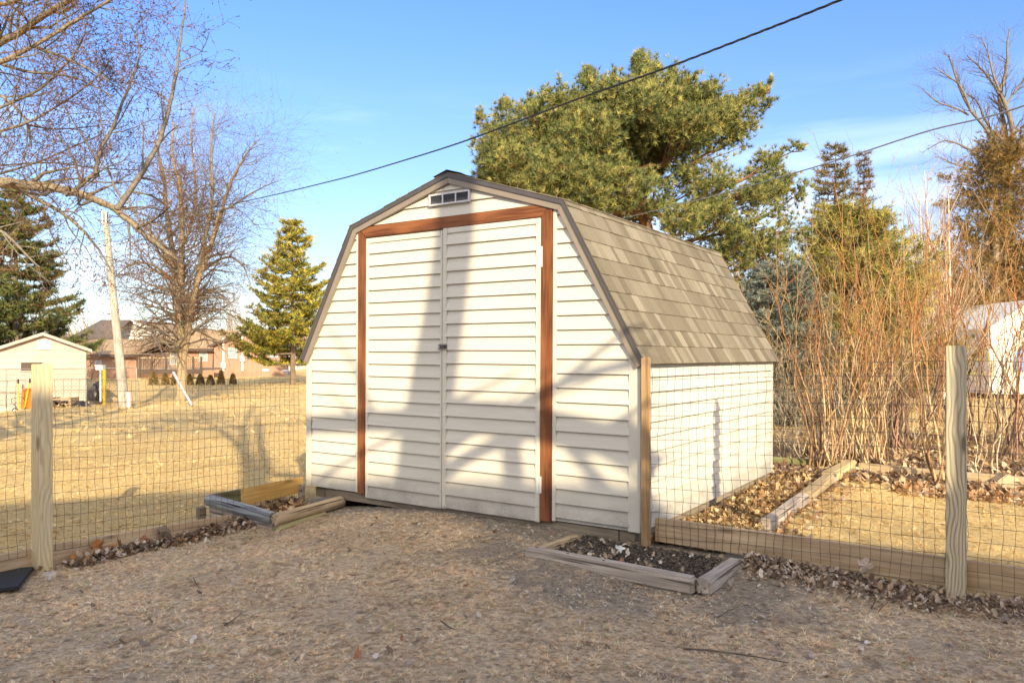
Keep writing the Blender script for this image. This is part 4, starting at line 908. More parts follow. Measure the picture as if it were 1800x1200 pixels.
# ------------------------------------------------------------ brown houses
y1 = 62.
ht, Q, Wd = gabled('brown_house', 'red-brown house end wall with shallow tan roof left of the shed', 'house', at(376, 657, y1)[:2], at(503.5, 657, y1+1.5)[:2], zat(658, y1), zat(606, y1), zat(582, y1), 14, M_brown, M_rooft, .45, .12, M_dark)
sc_ = lambda u: (u-376)/(503.5-376)*Wd
window(ht, Q, sc_(475), sc_(487.5), zat(627, y1), zat(610, y1)); window(ht, Q, sc_(402), sc_(415), zat(629, y1), zat(612, y1))
window(ht, Q, sc_(461), sc_(471.5), zat(652, y1), zat(649.5, y1), M_white, name='basement_vent', bars=0)
for u, v0 in ((392.5, 594), (425.5, 566)):
    V, Fq, _ = tubes([([np.array(Q(sc_(u), -.12, zat(652, y1))), np.array(Q(sc_(u), -.12, zat(v0, y1)))], .085)], 7); mesh_np('white_pipe', V, [Fq], M_white, ht)
    c = np.array(Q(sc_(u), -.2, zat(641 if u < 400 else 629, y1))); mb = MB(); mb.box(tuple(c-(.17,.08,.3)), tuple(c+(.17,.08,.2))); mb.build('meter_box', M_white, ht, True, bevel=.03)
V, Fq, _ = tubes([([at(447,579,y1+1), at(450,571,y1+1), at(449.5,568,y1+1)], .06)], 6); mesh_np('vent_pipe', V, [Fq], M_white, ht)
# wing to the left: roof slope facing the viewer
def slope_house(name, label, u0, u1, yb, vb, ve, vr, rd, wallmat, roofmat, fascia=M_dark, inset=0):
    t = empty(name, at((u0+u1)/2, vb, yb), label, 'house'); a = at(u0, vb, yb); b_ = at(u1, vb, yb); ze = zat(ve, yb); zr = zat(vr, yb+rd)
    mb = MB(); mb.box((a[0]+.3, yb, a[2]-.4), (b_[0]-.3, yb+2*rd, ze)); mb.build('wall', wallmat, t, True)
    r = empty('roof', at((u0+u1)/2, vr, yb+rd)); r.parent = t; r.matrix_parent_inverse = inv(t); sl = (zr-ze)/rd; i_ = inset*(b_[0]-a[0])
    mb = MB(); mb.prism([(a[0],yb-.5,ze-.5*sl),(b_[0],yb-.5,ze-.5*sl),(b_[0]-i_,yb+rd,zr),(a[0]+i_,yb+rd,zr)], (0,0,.12)); mb.build('roof_slope', roofmat, r, True)
    mb = MB(); mb.prism([(a[0],yb+2*rd+.5,ze-.5*sl),(b_[0],yb+2*rd+.5,ze-.5*sl),(b_[0]-i_,yb+rd,zr),(a[0]+i_,yb+rd,zr)], (0,0,.12)); mb.build('roof_slope', roofmat, r, True)
    mb = MB(); mb.box((a[0],yb-.56,ze-.5*sl-.12),(b_[0],yb-.502,ze-.5*sl+.1)); mb.build('fascia', fascia, r, True)
    Qf = lambda s, d, z: (a[0]+s, yb+d, z); return t, Qf, (b_[0]-a[0]), lambda u: (u-u0)/(u1-u0)*(b_[0]-a[0])
w1, Qw, ww, su = slope_house('house_wing', 'long low brown wing with orange-tan roof behind the bare maple trunk', 262, 384, 66, 657, 611, 583, 4.5, M_brown, M_rooft)
window(w1, Qw, su(300), su(318), zat(640, 66), zat(616, 66)); window(w1, Qw, su(352), su(364), zat(634, 66), zat(618, 66))
w2, Qx, wx, sw = slope_house('brown_house', 'brown house with long tan roof just right of the pale garage', 100, 246, 60, 668, 622, 599, 5, M_brown, M_rooft)
window(w2, Qx, sw(168), sw(178), zat(641, 60), zat(634, 60)); 
w3, Qy, wy, sy2 = slope_house('beige_house', 'beige two-storey back wall with white sliding doors behind the deck', 238, 300, 70, 655, 601, 590, 5, mat_plain('beige_wall', (.52,.42,.30), .7, .1, 2), M_rooft)
window(w3, Qy, sy2(266), sy2(274), zat(632, 70), zat(610, 70)); window(w3, Qy, sy2(277), sy2(287), zat(632, 70), zat(610, 70), name='sliding_door')
w4, Qz, wz, sz2 = slope_house('dark_roof_house', 'dark brown steep roof rising behind the tan roof at left', 122, 196, 78, 640, 594, 564, 5, M_brown, M_roofd, inset=.13)
wt, Qt, wd_ = gabled('white_house', 'white gabled upper storey behind the utility pole', 'house', at(186, 640, 84)[:2], at(278, 640, 84)[:2], zat(640, 84), zat(584, 84), zat(566, 84), 9, M_white, M_rooft, .4, .25, M_white)
# raised deck
dk = empty('raised_deck', at(300, 656, 58), 'raised brown wooden deck with baluster railing behind the bare maple trunk', 'deck')
a, b_ = at(243, 650, 57), at(356, 650, 57); yd = 57
mb = MB(); mb.box((a[0],yd,a[2]-.02),(b_[0],yd+4,a[2]+.12)); mb.build('deck_floor', M_skid, dk, True)
mb = MB(); mb.box((a[0],yd-.05,a[2]-.3),(b_[0],yd-.002,a[2]+.06)); mb.build('deck_beam', M_dark, dk, True)
mb = MB(); mb.box((a[0],yd-.06,a[2]+.86),(b_[0],yd+.06,a[2]+.95)); mb.build('hand_rail', M_tan, dk, True)
mb = MB(); xx = a[0]
while xx < b_[0]: mb.box((xx,yd-.025,a[2]+.122),(xx+.05,yd+.025,a[2]+.86)); xx += .16
o = mb.build('balustrade', M_skid, dk, True)
for u in (246, 268, 292, 318, 340, 354):
    c = at(u, 650, yd); mb = MB(); mb.box((c[0]-.07,yd-.07,c[2]-.55),(c[0]+.07,yd-.062+.05,c[2]+1.0)); mb.build('deck_post', M_dark, dk, True)
ot, Qo, _o = gabled('white_outbuilding', 'small white outbuilding at the left edge of the shed roof', 'outbuilding', at(504, 650, 90)[:2], at(521, 650, 90)[:2], zat(650, 90), zat(622, 90), zat(612, 90), 4, M_white, M_roofg, .1)
st = empty('entry_steps', at(497, 662, 61), 'small white and grey steps at the right end of the red-brown house', 'steps')
for k in range(3):
    c = at(496+k*3.4, 650+k*4, 61); mb = MB(); mb.box((c[0],61,c[2]-.12),(c[0]+.3,62,c[2])); mb.build('step', M_white if k == 0 else M_grey, st, True)
# neighbour's back building at right
rt, Qr, _r = gabled('white_barn', 'white arched-front building behind the bare shrubs at the far right', 'building', at(1740, 660, 20)[:2], at(1890, 660, 20)[:2], zat(665, 20), zat(578, 20), zat(530, 20), 8, M_white, M_white, .05, .06)
mb = MB(); c0 = Qr(1.4, 0, zat(664, 24)); mb.prism([Qr(.62,-.02,zat(652,20)), Qr(1.9,-.02,zat(652,20)), Qr(1.9,-.02,zat(590,20)), Qr(.9,-.02,zat(603,20)), Qr(.62,-.02,zat(620,20))], (0,-.05,0)); mb.build('blue_tarp', mat_plain('blue_tarp', (.10,.20,.48), .5, .2, 3), rt, True)
bt = empty('brown_shed', at(1690, 655, 21), 'dark brown shed with flat grey roof behind the right fence post', 'shed')
a = at(1664, 657, 22); b_ = at(1738, 657, 22); mb = MB(); mb.box((a[0],22,a[2]-.2),(b_[0]+.1,25,zat(568,22))); mb.build('wall', mat_plain('purple_brown_wall', (.10,.07,.07), .8, .2, 3), bt, True)
mb = MB(); mb.prism([(a[0]-.15,21.8,zat(570,22)),(b_[0]+.25,21.8,zat(570,22)),(b_[0]+.7,24.5,zat(533,24.5)),(a[0]+.6,24.5,zat(533,24.5))], (0,0,.06)); mb.build('roof', mat_plain('grey_shake', (.33,.31,.28), .9, .25, 5), bt, True)
# ------------------------------------------------------------ conical shrubs by the deck
def cone_shrub(u, v, y, h, w, i):
    b = at(u, v, y); b[2] = gz(b[0], b[1]) if abs(gz(b[0], b[1])-b[2]) < .4 else b[2]
    n = 900; t = rng.random(n)**.7; a = rng.uniform(0, 6.283, n); r = w/2*(1-t)**.75*np.sqrt(rng.uniform(.45, 1.05, n)); p = np.stack([b[0]+r*np.cos(a), b[1]+r*np.sin(a), b[2]+h*t], 1)
    d = np.stack([np.cos(a)*.6, np.sin(a)*.6, np.full(n, .8)], 1)+rng.normal(0, .3, (n, 3)); V, Fc = tri_cloud(p, d, .13, .06)
    c = np.repeat(pick([(.20,.15,.045),(.27,.17,.06),(.14,.12,.05),(.33,.22,.10)], n, .25), 3, 0)
    return mesh_np('cone_shrub', V, [Fc], M_needle, col=c)
wh = ['leftmost, broad and just right of the utility pole','second from the left, under the deck','half hidden, touching the left of the maple trunk','first on the right of the maple trunk','second to the right of the maple trunk, squat','third to the right of the maple trunk, low','tallest and pointed, under the left white pipe','rightmost, standing a little apart']
for i, (u, hh, w_) in enumerate(((270,.78,.62),(290.5,.7,.5),(307,.72,.42),(333,.62,.48),(352,.62,.52),(370,.56,.5),(388.5,.85,.46),(409.5,.62,.42))):
    tagit(cone_shrub(u, 672.5, 47, hh, w_, i), 'clipped brown cone shrub, '+wh[i], 'shrub', 'clipped cone shrubs in front of the deck')
# ------------------------------------------------------------ bare trees
TAN = np.array((.46,.35,.22)); TWG = np.array((.17,.10,.055)); GRY = np.array((.36,.31,.25))
def colour(lines, base, mid, tip):
    pal = [base, base*.6+mid*.4, mid, mid*.5+tip*.5, tip, tip]
    return [pal[min(l[2], 5)]*rng.uniform(.85, 1.15) for l in lines]
def tree_mesh(root, name, lines, base, mid, tip, rsplit=None):
    """trunk and crown of a bare tree: level 0 lines make the trunk"""
    L0 = [l for l in lines if l[2] == 0]; L1 = [l for l in lines if l[2] > 0]
    for nm, LL, sd in (('trunk', L0, 10), ('crown', L1, 4)):
        if not LL: continue
        cs = colour(LL, base, mid, tip); big = [i for i, l in enumerate(LL) if l[2] <= 2]; sm = [i for i, l in enumerate(LL) if l[2] > 2]
        V, Fq, C = [], [], []; n0 = 0
        for ids, s_ in ((big, 8 if nm == 'trunk' else 6), (sm, 3)):
            if not ids: continue
            v, f, c = tubes([(LL[i][0], LL[i][1]) for i in ids], s_, [cs[i] for i in ids]); V.append(v); Fq.append(f+n0); C.append(c); n0 += len(v)
        mesh_np(nm, np.concatenate(V), [np.concatenate(Fq)], M_bark, root, col=np.concatenate(C), smooth=True)
def buds(root, lines, minl, per, size, pal, name='buds'):
    p = []; d = []
    for pts, rad, l in lines:
        if l < minl: continue
        k = rng.poisson(per)
        for _ in range(k):
            t = rng.random()*(len(pts)-1); i = min(int(t), len(pts)-2); f = t-i; p.append(pts[i]*(1-f)+pts[i+1]*f); d.append(unit(pts[i+1]-pts[i])+rng.normal(0, .5, 3))
    p = np.array(p); d = np.array(d); V1, F1 = tri_cloud(p, d, size, size*.55); V2, F2 = tri_cloud(p, d+rng.normal(0, .4, d.shape), size, size*.55)
    c = np.repeat(pick(pal, len(p), .2), 3, 0); return mesh_np(name, np.concatenate([V1, V2]), [np.concatenate([F1, F2+len(V1)])], M_leaf, root, col=np.concatenate([c, c]))
def pline(px, y, w0, w1, lvl=1, ys=None):
    """branch through photo points at distance y; widths in photo pixels"""
    n = len(px); yy = np.linspace(*(ys or (y, y)), n); pts = np.array([P(u, v, q) for (u, v), q in zip(px, yy)]); rad = np.linspace(w0, w1, n)*yy/F/2
    # resample smooth
    t = np.arange(n); T = np.linspace(0, n-1, (n-1)*4+1); sm = np.stack([np.interp(T, t, pts[:, k]) for k in range(3)], 1)
    for _ in range(2): sm[1:-1] = (sm[:-2]+2*sm[1:-1]+sm[2:])/4
    L = np.linalg.norm(np.diff(sm, axis=0), axis=1).sum(); sm[1:-1] += rng.normal(0, .005, (len(sm)-2, 3))*min(1, L/3)
    return (sm, np.interp(T, t, rad), lvl)
BUD = [(.26,.10,.05),(.17,.07,.04),(.40,.19,.08),(.12,.06,.04)]
# big maple whose trunk stands off the left edge
yb_ = 9.5; tb = np.array([-8.6, 9.6, 0]); tb[2] = gz(tb[0], tb[1])
lm = empty('maple_tree', tuple(tb), 'large budding maple reaching in from the left edge with red buds', 'tree')
mains = [pline([(-60,316),(0,321),(60,326),(130,336),(165,349),(205,369),(240,400),(290,440),(335,470)], 0, 22, 5, 1, (9.5, 8.9)),
 pline([(205,368),(228,335),(262,286),(288,228),(303,165),(311,120),(318,70),(330,-20)], 9.1, 11, 2.5, 2, (9.1, 9.3)),
 pline([(20,325),(75,355),(115,376),(150,408),(182,450),(196,478)], 9.4, 9, 2, 2),
 pline([(-70,105),(0,75),(35,58),(60,38),(95,16),(130,-4),(180,-50)], 9.8, 14, 8, 1, (9.8, 9.0)),
 pline([(-60,130),(0,110),(60,82),(110,50),(160,20),(230,-20)], 8.7, 9, 4, 1),
 pline([(60,82),(105,98),(150,118),(185,138),(212,158)], 8.8, 6, 2, 2),
 pline([(-60,92),(0,112),(50,128),(100,130),(145,140),(200,170)], 8.9, 7, 2, 2),
 pline([(-60,150),(0,165),(30,190),(50,218),(55,256)], 9.9, 7, 3, 2), pline([(50,220),(95,228),(150,224),(205,216)], 9.9, 3.5, 1.5, 3),
 pline([(168,305),(175,270),(180,255),(200,222),(214,185),(224,160),(238,125),(247,92),(240,65),(228,40)], 9.2, 7, 2, 2),
 pline([(130,336),(150,318),(170,303)], 9.25, 8, 7, 2),
 pline([(-60,320),(0,306),(60,288),(120,262),(180,235)], 9.9, 5, 2, 2), pline([(240,400),(262,392),(284,376),(300,362)], 9, 7, 2, 3),
 pline([(-50,300),(0,290),(90,285),(170,296),(260,300)], 10.2, 4, 1.5, 2), pline([(-60,400),(0,403),(24,424),(50,452),(70,470)], 8.8, 7, 3, 2), pline([(-50,335),(0,334),(22,348),(40,366)], 10, 5, 3, 2),
 pline([(205,368),(250,362),(300,372),(350,392)], 9, 4, 1.5, 3), pline([(-60,20),(0,10),(60,-10)], 9.2, 9, 5, 1), pline([(-60,-20),(20,40),(80,90),(130,150)], 9.6, 5, 1.5, 2),
 pline([(-60,240),(0,232),(60,212),(120,175),(170,140),(200,100)], 9.4, 6, 1.5, 2), pline([(-60,200),(0,190),(70,160),(130,100),(150,60),(155,20)], 9.0, 6, 1.5, 2)]
lines = list(mains)
for m_ in mains:
    L = np.linalg.norm(np.diff(m_[0], axis=0), axis=1).sum()
    spawn(lines, m_[0], m_[1], 1, 4, (0, int(6+L*3.4), 5, 3), .10, .20, .85, .85, .45, .95, lo=.03)
for i in range(10):   # limbs of the unseen side of the crown
    a = rng.uniform(2.3, 3.9); grow(lines, tb+(0,0,2.5+i*.4), (math.cos(a), math.sin(a), .8), 4.5, .10, 1, 3, (0,7,6), .2, .15)
lines.append((np.array([tb-(0,0,.2), tb+(.1,0,2), tb+(.4,-.1,4.4), tb+(.3,0,7.5), tb+(.5,.1,11)]), np.array([.36,.27,.22,.16,.05]), 0))
for m_ in mains:
    if m_[0][0][0] < -6.4: lines.append((np.array([m_[0][0], (m_[0][0]+tb+(0,0,2.5))/2+(0,0,.3), tb*[1,1,0]+(.2,0,min(m_[0][0][2], 3.5)-.4)]), np.array([m_[1][0], m_[1][0]*1.2, m_[1][0]*1.5]), 1))
tree_mesh(lm, 'm', lines, TAN*.48, GRY*.5, TWG*.75); buds(lm, lines, 3, 3.4, .023, BUD)
# multi-stemmed maple in the yard, before the brown houses
mb_ = gpix(318, 706); ym = mb_[1]
ym_t = empty('maple_tree', tuple(mb_), 'bare spreading maple standing on the lawn before the brown houses', 'tree')
mains = [pline([(318,712),(319,690),(320,655),(319,620),(318,585),(316,560),(313,535)], 0, 20, 12, 0, (ym, ym)), pline([(320,640),(328,600),(334,560),(341,520),(352,480),(368,440),(378,400),(386,370)], 0, 13, 5, 0, (ym, ym-1)),
 pline([(313,535),(308,500),(306,460),(300,420),(292,370),(290,330),(284,290),(272,245)], 0, 13, 3, 1, (ym, ym+1.5)), pline([(313,535),(318,490),(320,440),(320,390),(318,350),(316,320),(300,270),(306,215)], 0, 12, 3, 1, (ym, ym-1)),
 pline([(341,520),(350,470),(358,430),(372,370),(374,320),(370,250),(378,200)], 0, 9, 2.5, 1, (ym, ym-2)), pline([(368,440),(385,390),(398,340),(410,310),(430,275),(450,250)], 0, 8, 2, 1, (ym-.5, ym-2)),
 pline([(386,372),(410,362),(440,340),(470,325),(490,318)], 0, 4, 1.2, 2, (ym-1, ym-2)), pline([(304,470),(280,430),(258,400),(235,372),(220,340)], 0, 7, 2, 1, (ym, ym-1)), pline([(310,500),(280,470),(250,460),(222,468),(200,490)], 0, 6, 1.5, 2, (ym, ym-2)),
 pline([(318,440),(335,400),(345,350),(342,300),(335,240),(340,190)], 0, 6, 2, 1, (ym, ym+1)), pline([(350,480),(385,455),(410,450),(430,470),(440,500)], 0, 6, 1.5, 2, (ym, ym-1))]
lines = list(mains)
for m_ in mains[2:]:
    L = np.linalg.norm(np.diff(m_[0], axis=0), axis=1).sum()
    spawn(lines, m_[0], m_[1], 1, 4, (0, int(6+L*2.2), 7, 3), (0,.15,.1,-.05,-.2), .2, .8, 1.6, .5, .9, lo=.05)
for i in range(64):   # low drooping branches
    a = rng.uniform(0, 6.28); z = rng.uniform(1.9, 4.8); grow(lines, mb_+(rng.normal(0, .1), rng.normal(0, .1), z), (math.cos(a), math.sin(a)*.8, .5), rng.uniform(2, 3.4), .05, 2, 4, (0,0,9,5), -.28, .16, .8, .5)
tree_mesh(ym_t, 'm', lines, TAN*.66, GRY*.55, TWG*.75); buds(ym_t, lines, 3, .9, .05, [(.33,.12,.06),(.22,.08,.05),(.42,.22,.09)])
# bare tree at the upper right
q = at(1775, 640, 26); tr = empty('bare_tree', (q[0], q[1], gz(q[0], q[1])), 'dark leafless tree forking above the golden cedar at the right edge', 'tree')
mains = [(np.array([(q[0], q[1], gz(q[0], q[1])-.2), P(1778,450,26), P(1772,300,26)]), np.array([.24,.17,.13]), 0),
 pline([(1772,310),(1784,240),(1772,195),(1757,160),(1765,140),(1771,110),(1770,80),(1775,50)], 26, 10, 2, 1), pline([(1772,300),(1768,230),(1758,190),(1756,165)], 26.2, 8, 5, 1), pline([(1756,165),(1742,142),(1725,120),(1700,98)], 26, 5, 2, 2), pline([(1757,160),(1745,130),(1738,95),(1725,65)], 25.7, 4, 1.5, 2),
 pline([(1765,300),(1740,232),(1710,200),(1690,165),(1675,120),(1668,95)], 26.2, 7, 2, 1), pline([(1708,198),(1690,150),(1660,130),(1640,118)], 25.8, 4, 1.2, 2), pline([(1703,202),(1680,190),(1645,180),(1622,155)], 26, 4, 1.2, 2),
 pline([(1760,280),(1745,232),(1728,205),(1720,178),(1700,165)], 26.3, 5, 2, 2), pline([(1765,330),(1720,272),(1690,255),(1660,245),(1632,262)], 26, 5, 1.5, 2), pline([(1768,185),(1785,160),(1800,140)], 26, 4, 1.5, 2), pline([(1765,340),(1715,300),(1680,290),(1650,275)], 25.6, 5, 1.5, 2), pline([(1775,300),(1810,250),(1850,200)], 26, 6, 2, 1)]
lines = list(mains)
for m_ in mains[1:]: spawn(lines, m_[0], m_[1], 2, 4, (0,0,16,5), .12, .16, .6, .9, .42, .9, lo=.1)
tree_mesh(tr, 'm', lines, GRY*.6, GRY*.5, TWG*.7); buds(tr, lines, 4, 1.5, .03, [(.2,.13,.1),(.55,.5,.5),(.25,.1,.08)])
# thin pale sapling trees at the right
for k, (u, v0, v1, y, lab) in enumerate(((1655, 650, 300, 17, 'thin pale bare sapling tree rising left of the golden cedar'), (1628, 650, 330, 19, 'slender grey bare sapling further left above the red stems'))):
    b = at(u, v0, y); b[2] = gz(b[0], b[1]); r = empty('bare_sapling', tuple(b), lab, 'tree'); lines = []
    for j in range(3):
        t_ = P(u+(-1, 1, .2)[j]*rng.uniform(8, 34), v1+j*25, y); pts = np.array([b, b*.6+t_*.4+rng.normal(0, .08, 3), t_]); lines.append((pts, np.array([.06,.035,.008]), 0 if j == 0 else 1)); spawn(lines, pts, np.array([.05,.03,.008]), 1, 3, (0,16,6), .35, .1, .5, 1.3, .5, 1, lo=.25)
    tree_mesh(r, 'm', lines, np.array((.55,.46,.38)), np.array((.50,.38,.30)), TWG)
# ------------------------------------------------------------ evergreens
def conifer(name, label, base, h, wid, pal, nlev, per, needle, droop=.1, trunkr=.14, z0=.12, seed=1, curve=.25, dens=1., prof=None, bark=(.2,.15,.11), nn=9, cat='tree', width=.010, group=None):
    global rng
    old = rng; rng = np.random.default_rng(seed)
    t = empty(name, tuple(base), label, cat, group); base = np.array(base)
    tr_ = [(np.array([base-(0,0,.2), base+(0,0,h*.5), base+(rng.normal(0,.05),0,h)]), np.array([trunkr, trunkr*.6, .012]), 0)]; br_ = []; tp = []; td = []
    for i in range(nlev):
        f = z0+(1-z0)*(i/nlev)**.92; z = f*h; R = wid/2*((1-f)**.8 if prof is None else prof(f))
        for j in range(per):
            a = rng.uniform(0, 6.283); Lb = R*rng.uniform(.62, 1.12)+.05; k = 6; s = np.linspace(0, 1, k)
            pts = base+np.stack([np.cos(a)*Lb*s, np.sin(a)*Lb*s, z+rng.normal(0, .04*h/nlev)-droop*Lb*s+curve*Lb*s**2.5], 1); br_.append((pts, np.linspace(.02+.008*Lb, .004, k), 1))
            nb_ = int((5+Lb*11)*dens)
            for q_ in range(nb_):
                s_ = rng.uniform(.15, 1)**.8; x = s_*(k-1); ii = min(int(x), k-2); p = pts[ii]+(pts[ii+1]-pts[ii])*(x-ii)
                sd_ = rng.choice([-1, 1]); dd = np.array([np.cos(a+sd_*rng.uniform(.5, 1.1)), np.sin(a+sd_*rng.uniform(.5, 1.1)), rng.uniform(-.1, .45)]); l = (.16+.30*Lb*(1-s_)**.6*.8+.05)*rng.uniform(.6, 1.2)
                m_ = max(2, int(l/.11)); e = p+dd*l; br_.append((np.array([p, e]), .004, 2))
                for w in np.linspace(.3, 1, m_): tp.append(p+dd*l*w+rng.normal(0, .02, 3)); td.append(dd+(0, 0, .45))
    V, Fq, C = tubes([(l[0], l[1]) for l in tr_], 7, [np.array(bark)]); mesh_np('trunk', V, [Fq], M_bark, t, col=C)
    V, Fq, C = tubes([(l[0], l[1]) for l in br_], 3, [np.array(bark)*1.1]*len(br_)); V2, F2, C2 = needle_tufts(np.array(tp), np.array(td), nn, needle, width, pal)
    mesh_np('crown', np.concatenate([V, V2]), [Fq, F2+len(V)], M_needle, t, col=np.concatenate([C, C2])); rng = old; return t
def blob_tree(name, label, base, fork, blobs, pal, needle=.1, nn=14, tdens=300, bark=(.30,.16,.09), seed=5, width=.011, cat='tree', up=.5):
    """sculpted pine: limbs from the trunk to irregular masses given by (centre, radii)"""
    global rng
    old = rng; rng = np.random.default_rng(seed); base = np.array(base, float); t = empty(name, tuple(base), label, cat)
    top = fork[-1]; V, Fq, C = tubes([(np.array([base-(0,0,.2)]+[np.array(f) for f in fork]), np.linspace(.17, .04, len(fork)+1))], 8, [np.array(bark)*.8]); mesh_np('trunk', V, [Fq], M_bark, t, col=C, smooth=True)
    br_ = []; tp = []; td = []; F_ = np.array(fork)
    for (c, r, dn) in blobs:
        c = np.array(c); r = np.array(r); low = F_[F_[:, 2] < c[2]+.2]; s0 = low[np.argmin(np.linalg.norm(low-c, axis=1))] if len(low) else F_[0]
        k = 7; s = np.linspace(0, 1, k)[:, None]; pts = s0*(1-s)+c*s+np.sin(s*math.pi)*np.array([0,0,-.25])+rng.normal(0, .05, (k, 3))*(s > 0); Ld = np.linalg.norm(c-s0)
        br_.append((pts, np.linspace(.02+.009*Ld, .012, k)))
        n = int(dn*tdens*r[0]*r[2]); m_ = max(3, n//16)
        for _ in range(m_):
            u = unit(rng.normal(0, 1, 3))*rng.uniform(.25, 1.0)**.5; e = c+u*r; a0_ = pts[rng.integers(3, k)]; mid = (a0_+e)/2+rng.normal(0, .06, 3)-(0,0,.04); br_.append((np.array([a0_, mid, e]), np.array([.014,.008,.004])))
            for _ in range(16):
                w = rng.uniform(.66, 1.04); b0 = mid+(e-mid)*((w-.5)*2) if w > .5 else mid; off = rng.normal(0, .085, 3)*np.minimum(r/.5, 1.2); p = b0+off; tp.append(p); dd = unit(p-c+(0, -.1, .0))*.6+(0, 0, up)+off*1.5; td.append(dd)
    V, Fq, C = tubes([(l[0], l[1]) for l in br_], 4, [np.array(bark)]*len(br_)); V2, F2, C2 = needle_tufts(np.array(tp), np.array(td), nn, needle, width, pal, .55)
    mesh_np('crown', np.concatenate([V, V2]), [Fq, F2+len(V)], M_needle, t, col=np.concatenate([C, C2])); rng = old; return t
# big scots pine behind the shed
Yp = 16.
def blob(u, v, ru, rv, dy=0, dn=1., ry=1.): 
    y = Yp+dy; return (P(u, v, y), (ru*y/F, ry, rv*y/F), dn)
base = P(1170, 640, Yp); base[2] = gz(base[0], base[1])
fork = [P(1165,480,Yp), P(1145,430,Yp), P(1130,370,Yp), P(1110,300,Yp), P(1105,220,Yp+.1), P(1120,160,Yp)]
bl_ = [blob(u_, v_, a_, b_, dy_, 1.3, .3) for u_, v_, a_, b_, dy_ in ((1122,104,8,24,0),(1030,134,9,22,0),(985,163,9,20,-.2),(1072,150,10,18,-.2),(1180,134,10,18,0),(1252,160,11,18,0),(1325,166,9,18,0),(1352,158,7,14,0),(880,188,9,20,0),(928,178,9,18,0),(1215,150,9,18,0),(845,215,8,22,0))]+[blob(1100,260,90,50,.5,1,1.2), blob(1060,290,80,40,.2,1), blob(1180,250,80,36,.4,.9), blob(1140,290,40,25,.8,.6), blob(875,265,38,52,-.2), blob(880,215,22,26,0,.9,.7), blob(905,300,55,50,-.9), blob(950,235,52,50,-.6), blob(930,205,28,28,0), blob(990,200,60,45,-.5), blob(1030,165,28,36,0,.9), blob(1035,240,70,50,-1), blob(980,300,70,50,-1.2), blob(1075,180,60,42,-.6),
 blob(1130,150,38,45,-.2), blob(1125,118,14,30,0,.9,.35), blob(1140,200,70,50,-.9), blob(1190,170,52,40,-.3), blob(1235,185,45,38,-.2), blob(1265,215,48,40,-.4), blob(1220,225,60,38,-.8), blob(1310,200,32,28,0,.9,.6), blob(1340,172,20,18,0,.9,.4), blob(1300,235,28,22,0,.9,.6), blob(1280,185,24,20,0,.8,.5),
 blob(1090,330,60,38,-1.1), blob(1040,330,60,42,-1.2), blob(1000,360,50,28,-.8), blob(1150,340,42,28,-.5,.6), blob(1235,300,55,28,-.4,.7), blob(1260,335,50,30,-.6), blob(1310,350,55,26,-.6), blob(1360,320,42,34,-.2,.9,.7), blob(1355,285,22,28,0,.85,.4), blob(1392,262,17,14,0,.8,.3), blob(1395,340,30,22,0,.8,.5), blob(1200,380,60,30,-1,.8), blob(1265,390,60,32,-.8,.7),
 blob(1330,400,60,30,-.6,.7), blob(1180,310,50,22,.6,.35), blob(1290,440,50,36,-.4,.7), blob(1350,450,55,40,0,.6), blob(1110,375,60,26,.4,.7), blob(1395,400,30,30,0,.6), blob(850,240,14,26,0,.8,.3), blob(920,320,60,34,.4,1.1,1.2), blob(880,280,40,45,.6,1), blob(960,280,80,50,.5,1.1,1.3), blob(1010,250,80,50,.7,1), blob(860,300,30,26,.3,1), blob(1030,140,10,16,0,.8,.25), blob(850,290,20,30,-.3,.9,.6)]
PINE = [(.25,.275,.09),(.34,.34,.11),(.19,.215,.08),(.46,.40,.13),(.11,.14,.06)]
blob_tree('scots_pine', 'large broad pine rising behind the shed roof', base, fork, bl_, PINE, .12, 20, 2500, width=.012)
# green pine and spruces at the right
def gb_(u, y): q = at(u, 640, y); return (q[0], y, gz(q[0], y))
conifer('white_pine', 'bushy yellow-green pine behind the tall red stems', gb_(1500, 17), 4.5, 4.6, [(.42,.37,.08),(.50,.42,.11),(.30,.29,.08),(.2,.21,.07)], 28, 8, .14, .05, .1, .06, 11, .4, 1.1, lambda f: (1-f)**.45, width=.015)
conifer('blue_spruce', 'blue-grey spruce beside the rear edge of the shed roof', gb_(1372, 13.5), 2.85, 2.6, [(.13,.18,.165),(.20,.25,.21),(.065,.095,.09),(.30,.32,.24)], 24, 9, .075, .12, .08, .03, 12, .2, 1.2, lambda f: (1-f)**.6, width=.011, nn=11)
conifer('tall_spruce', 'tall ragged spruce with a brownish top, left of a pair', gb_(1466, 36), 11.2, 5.0, [(.17,.15,.055),(.24,.19,.07),(.10,.10,.045),(.28,.19,.09)], 34, 6, .26, .15, .16, .1, 13, .3, .6, lambda f: (1-f)**.8+.06*(f > .8), width=.03, nn=6)
conifer('tall_spruce', 'narrow pointed spruce, right of a pair', gb_(1518, 37), 11.1, 3.4, [(.17,.14,.055),(.23,.17,.07),(.10,.09,.045),(.28,.17,.08)], 34, 5, .24, .2, .14, .1, 14, .2, .6, lambda f: (1-f)**1.0, width=.03, nn=6)
q = gb_(1745, 23); GOLD = [(.30,.20,.055),(.38,.26,.075),(.22,.16,.05),(.15,.12,.05),(.34,.19,.08)]
def bk(u, v, ru, rv, dn=.6, dy=0): y = 23+dy; return (P(u, v, y), (ru*1.25*y/F, 1.2, rv*1.2*y/F), dn)
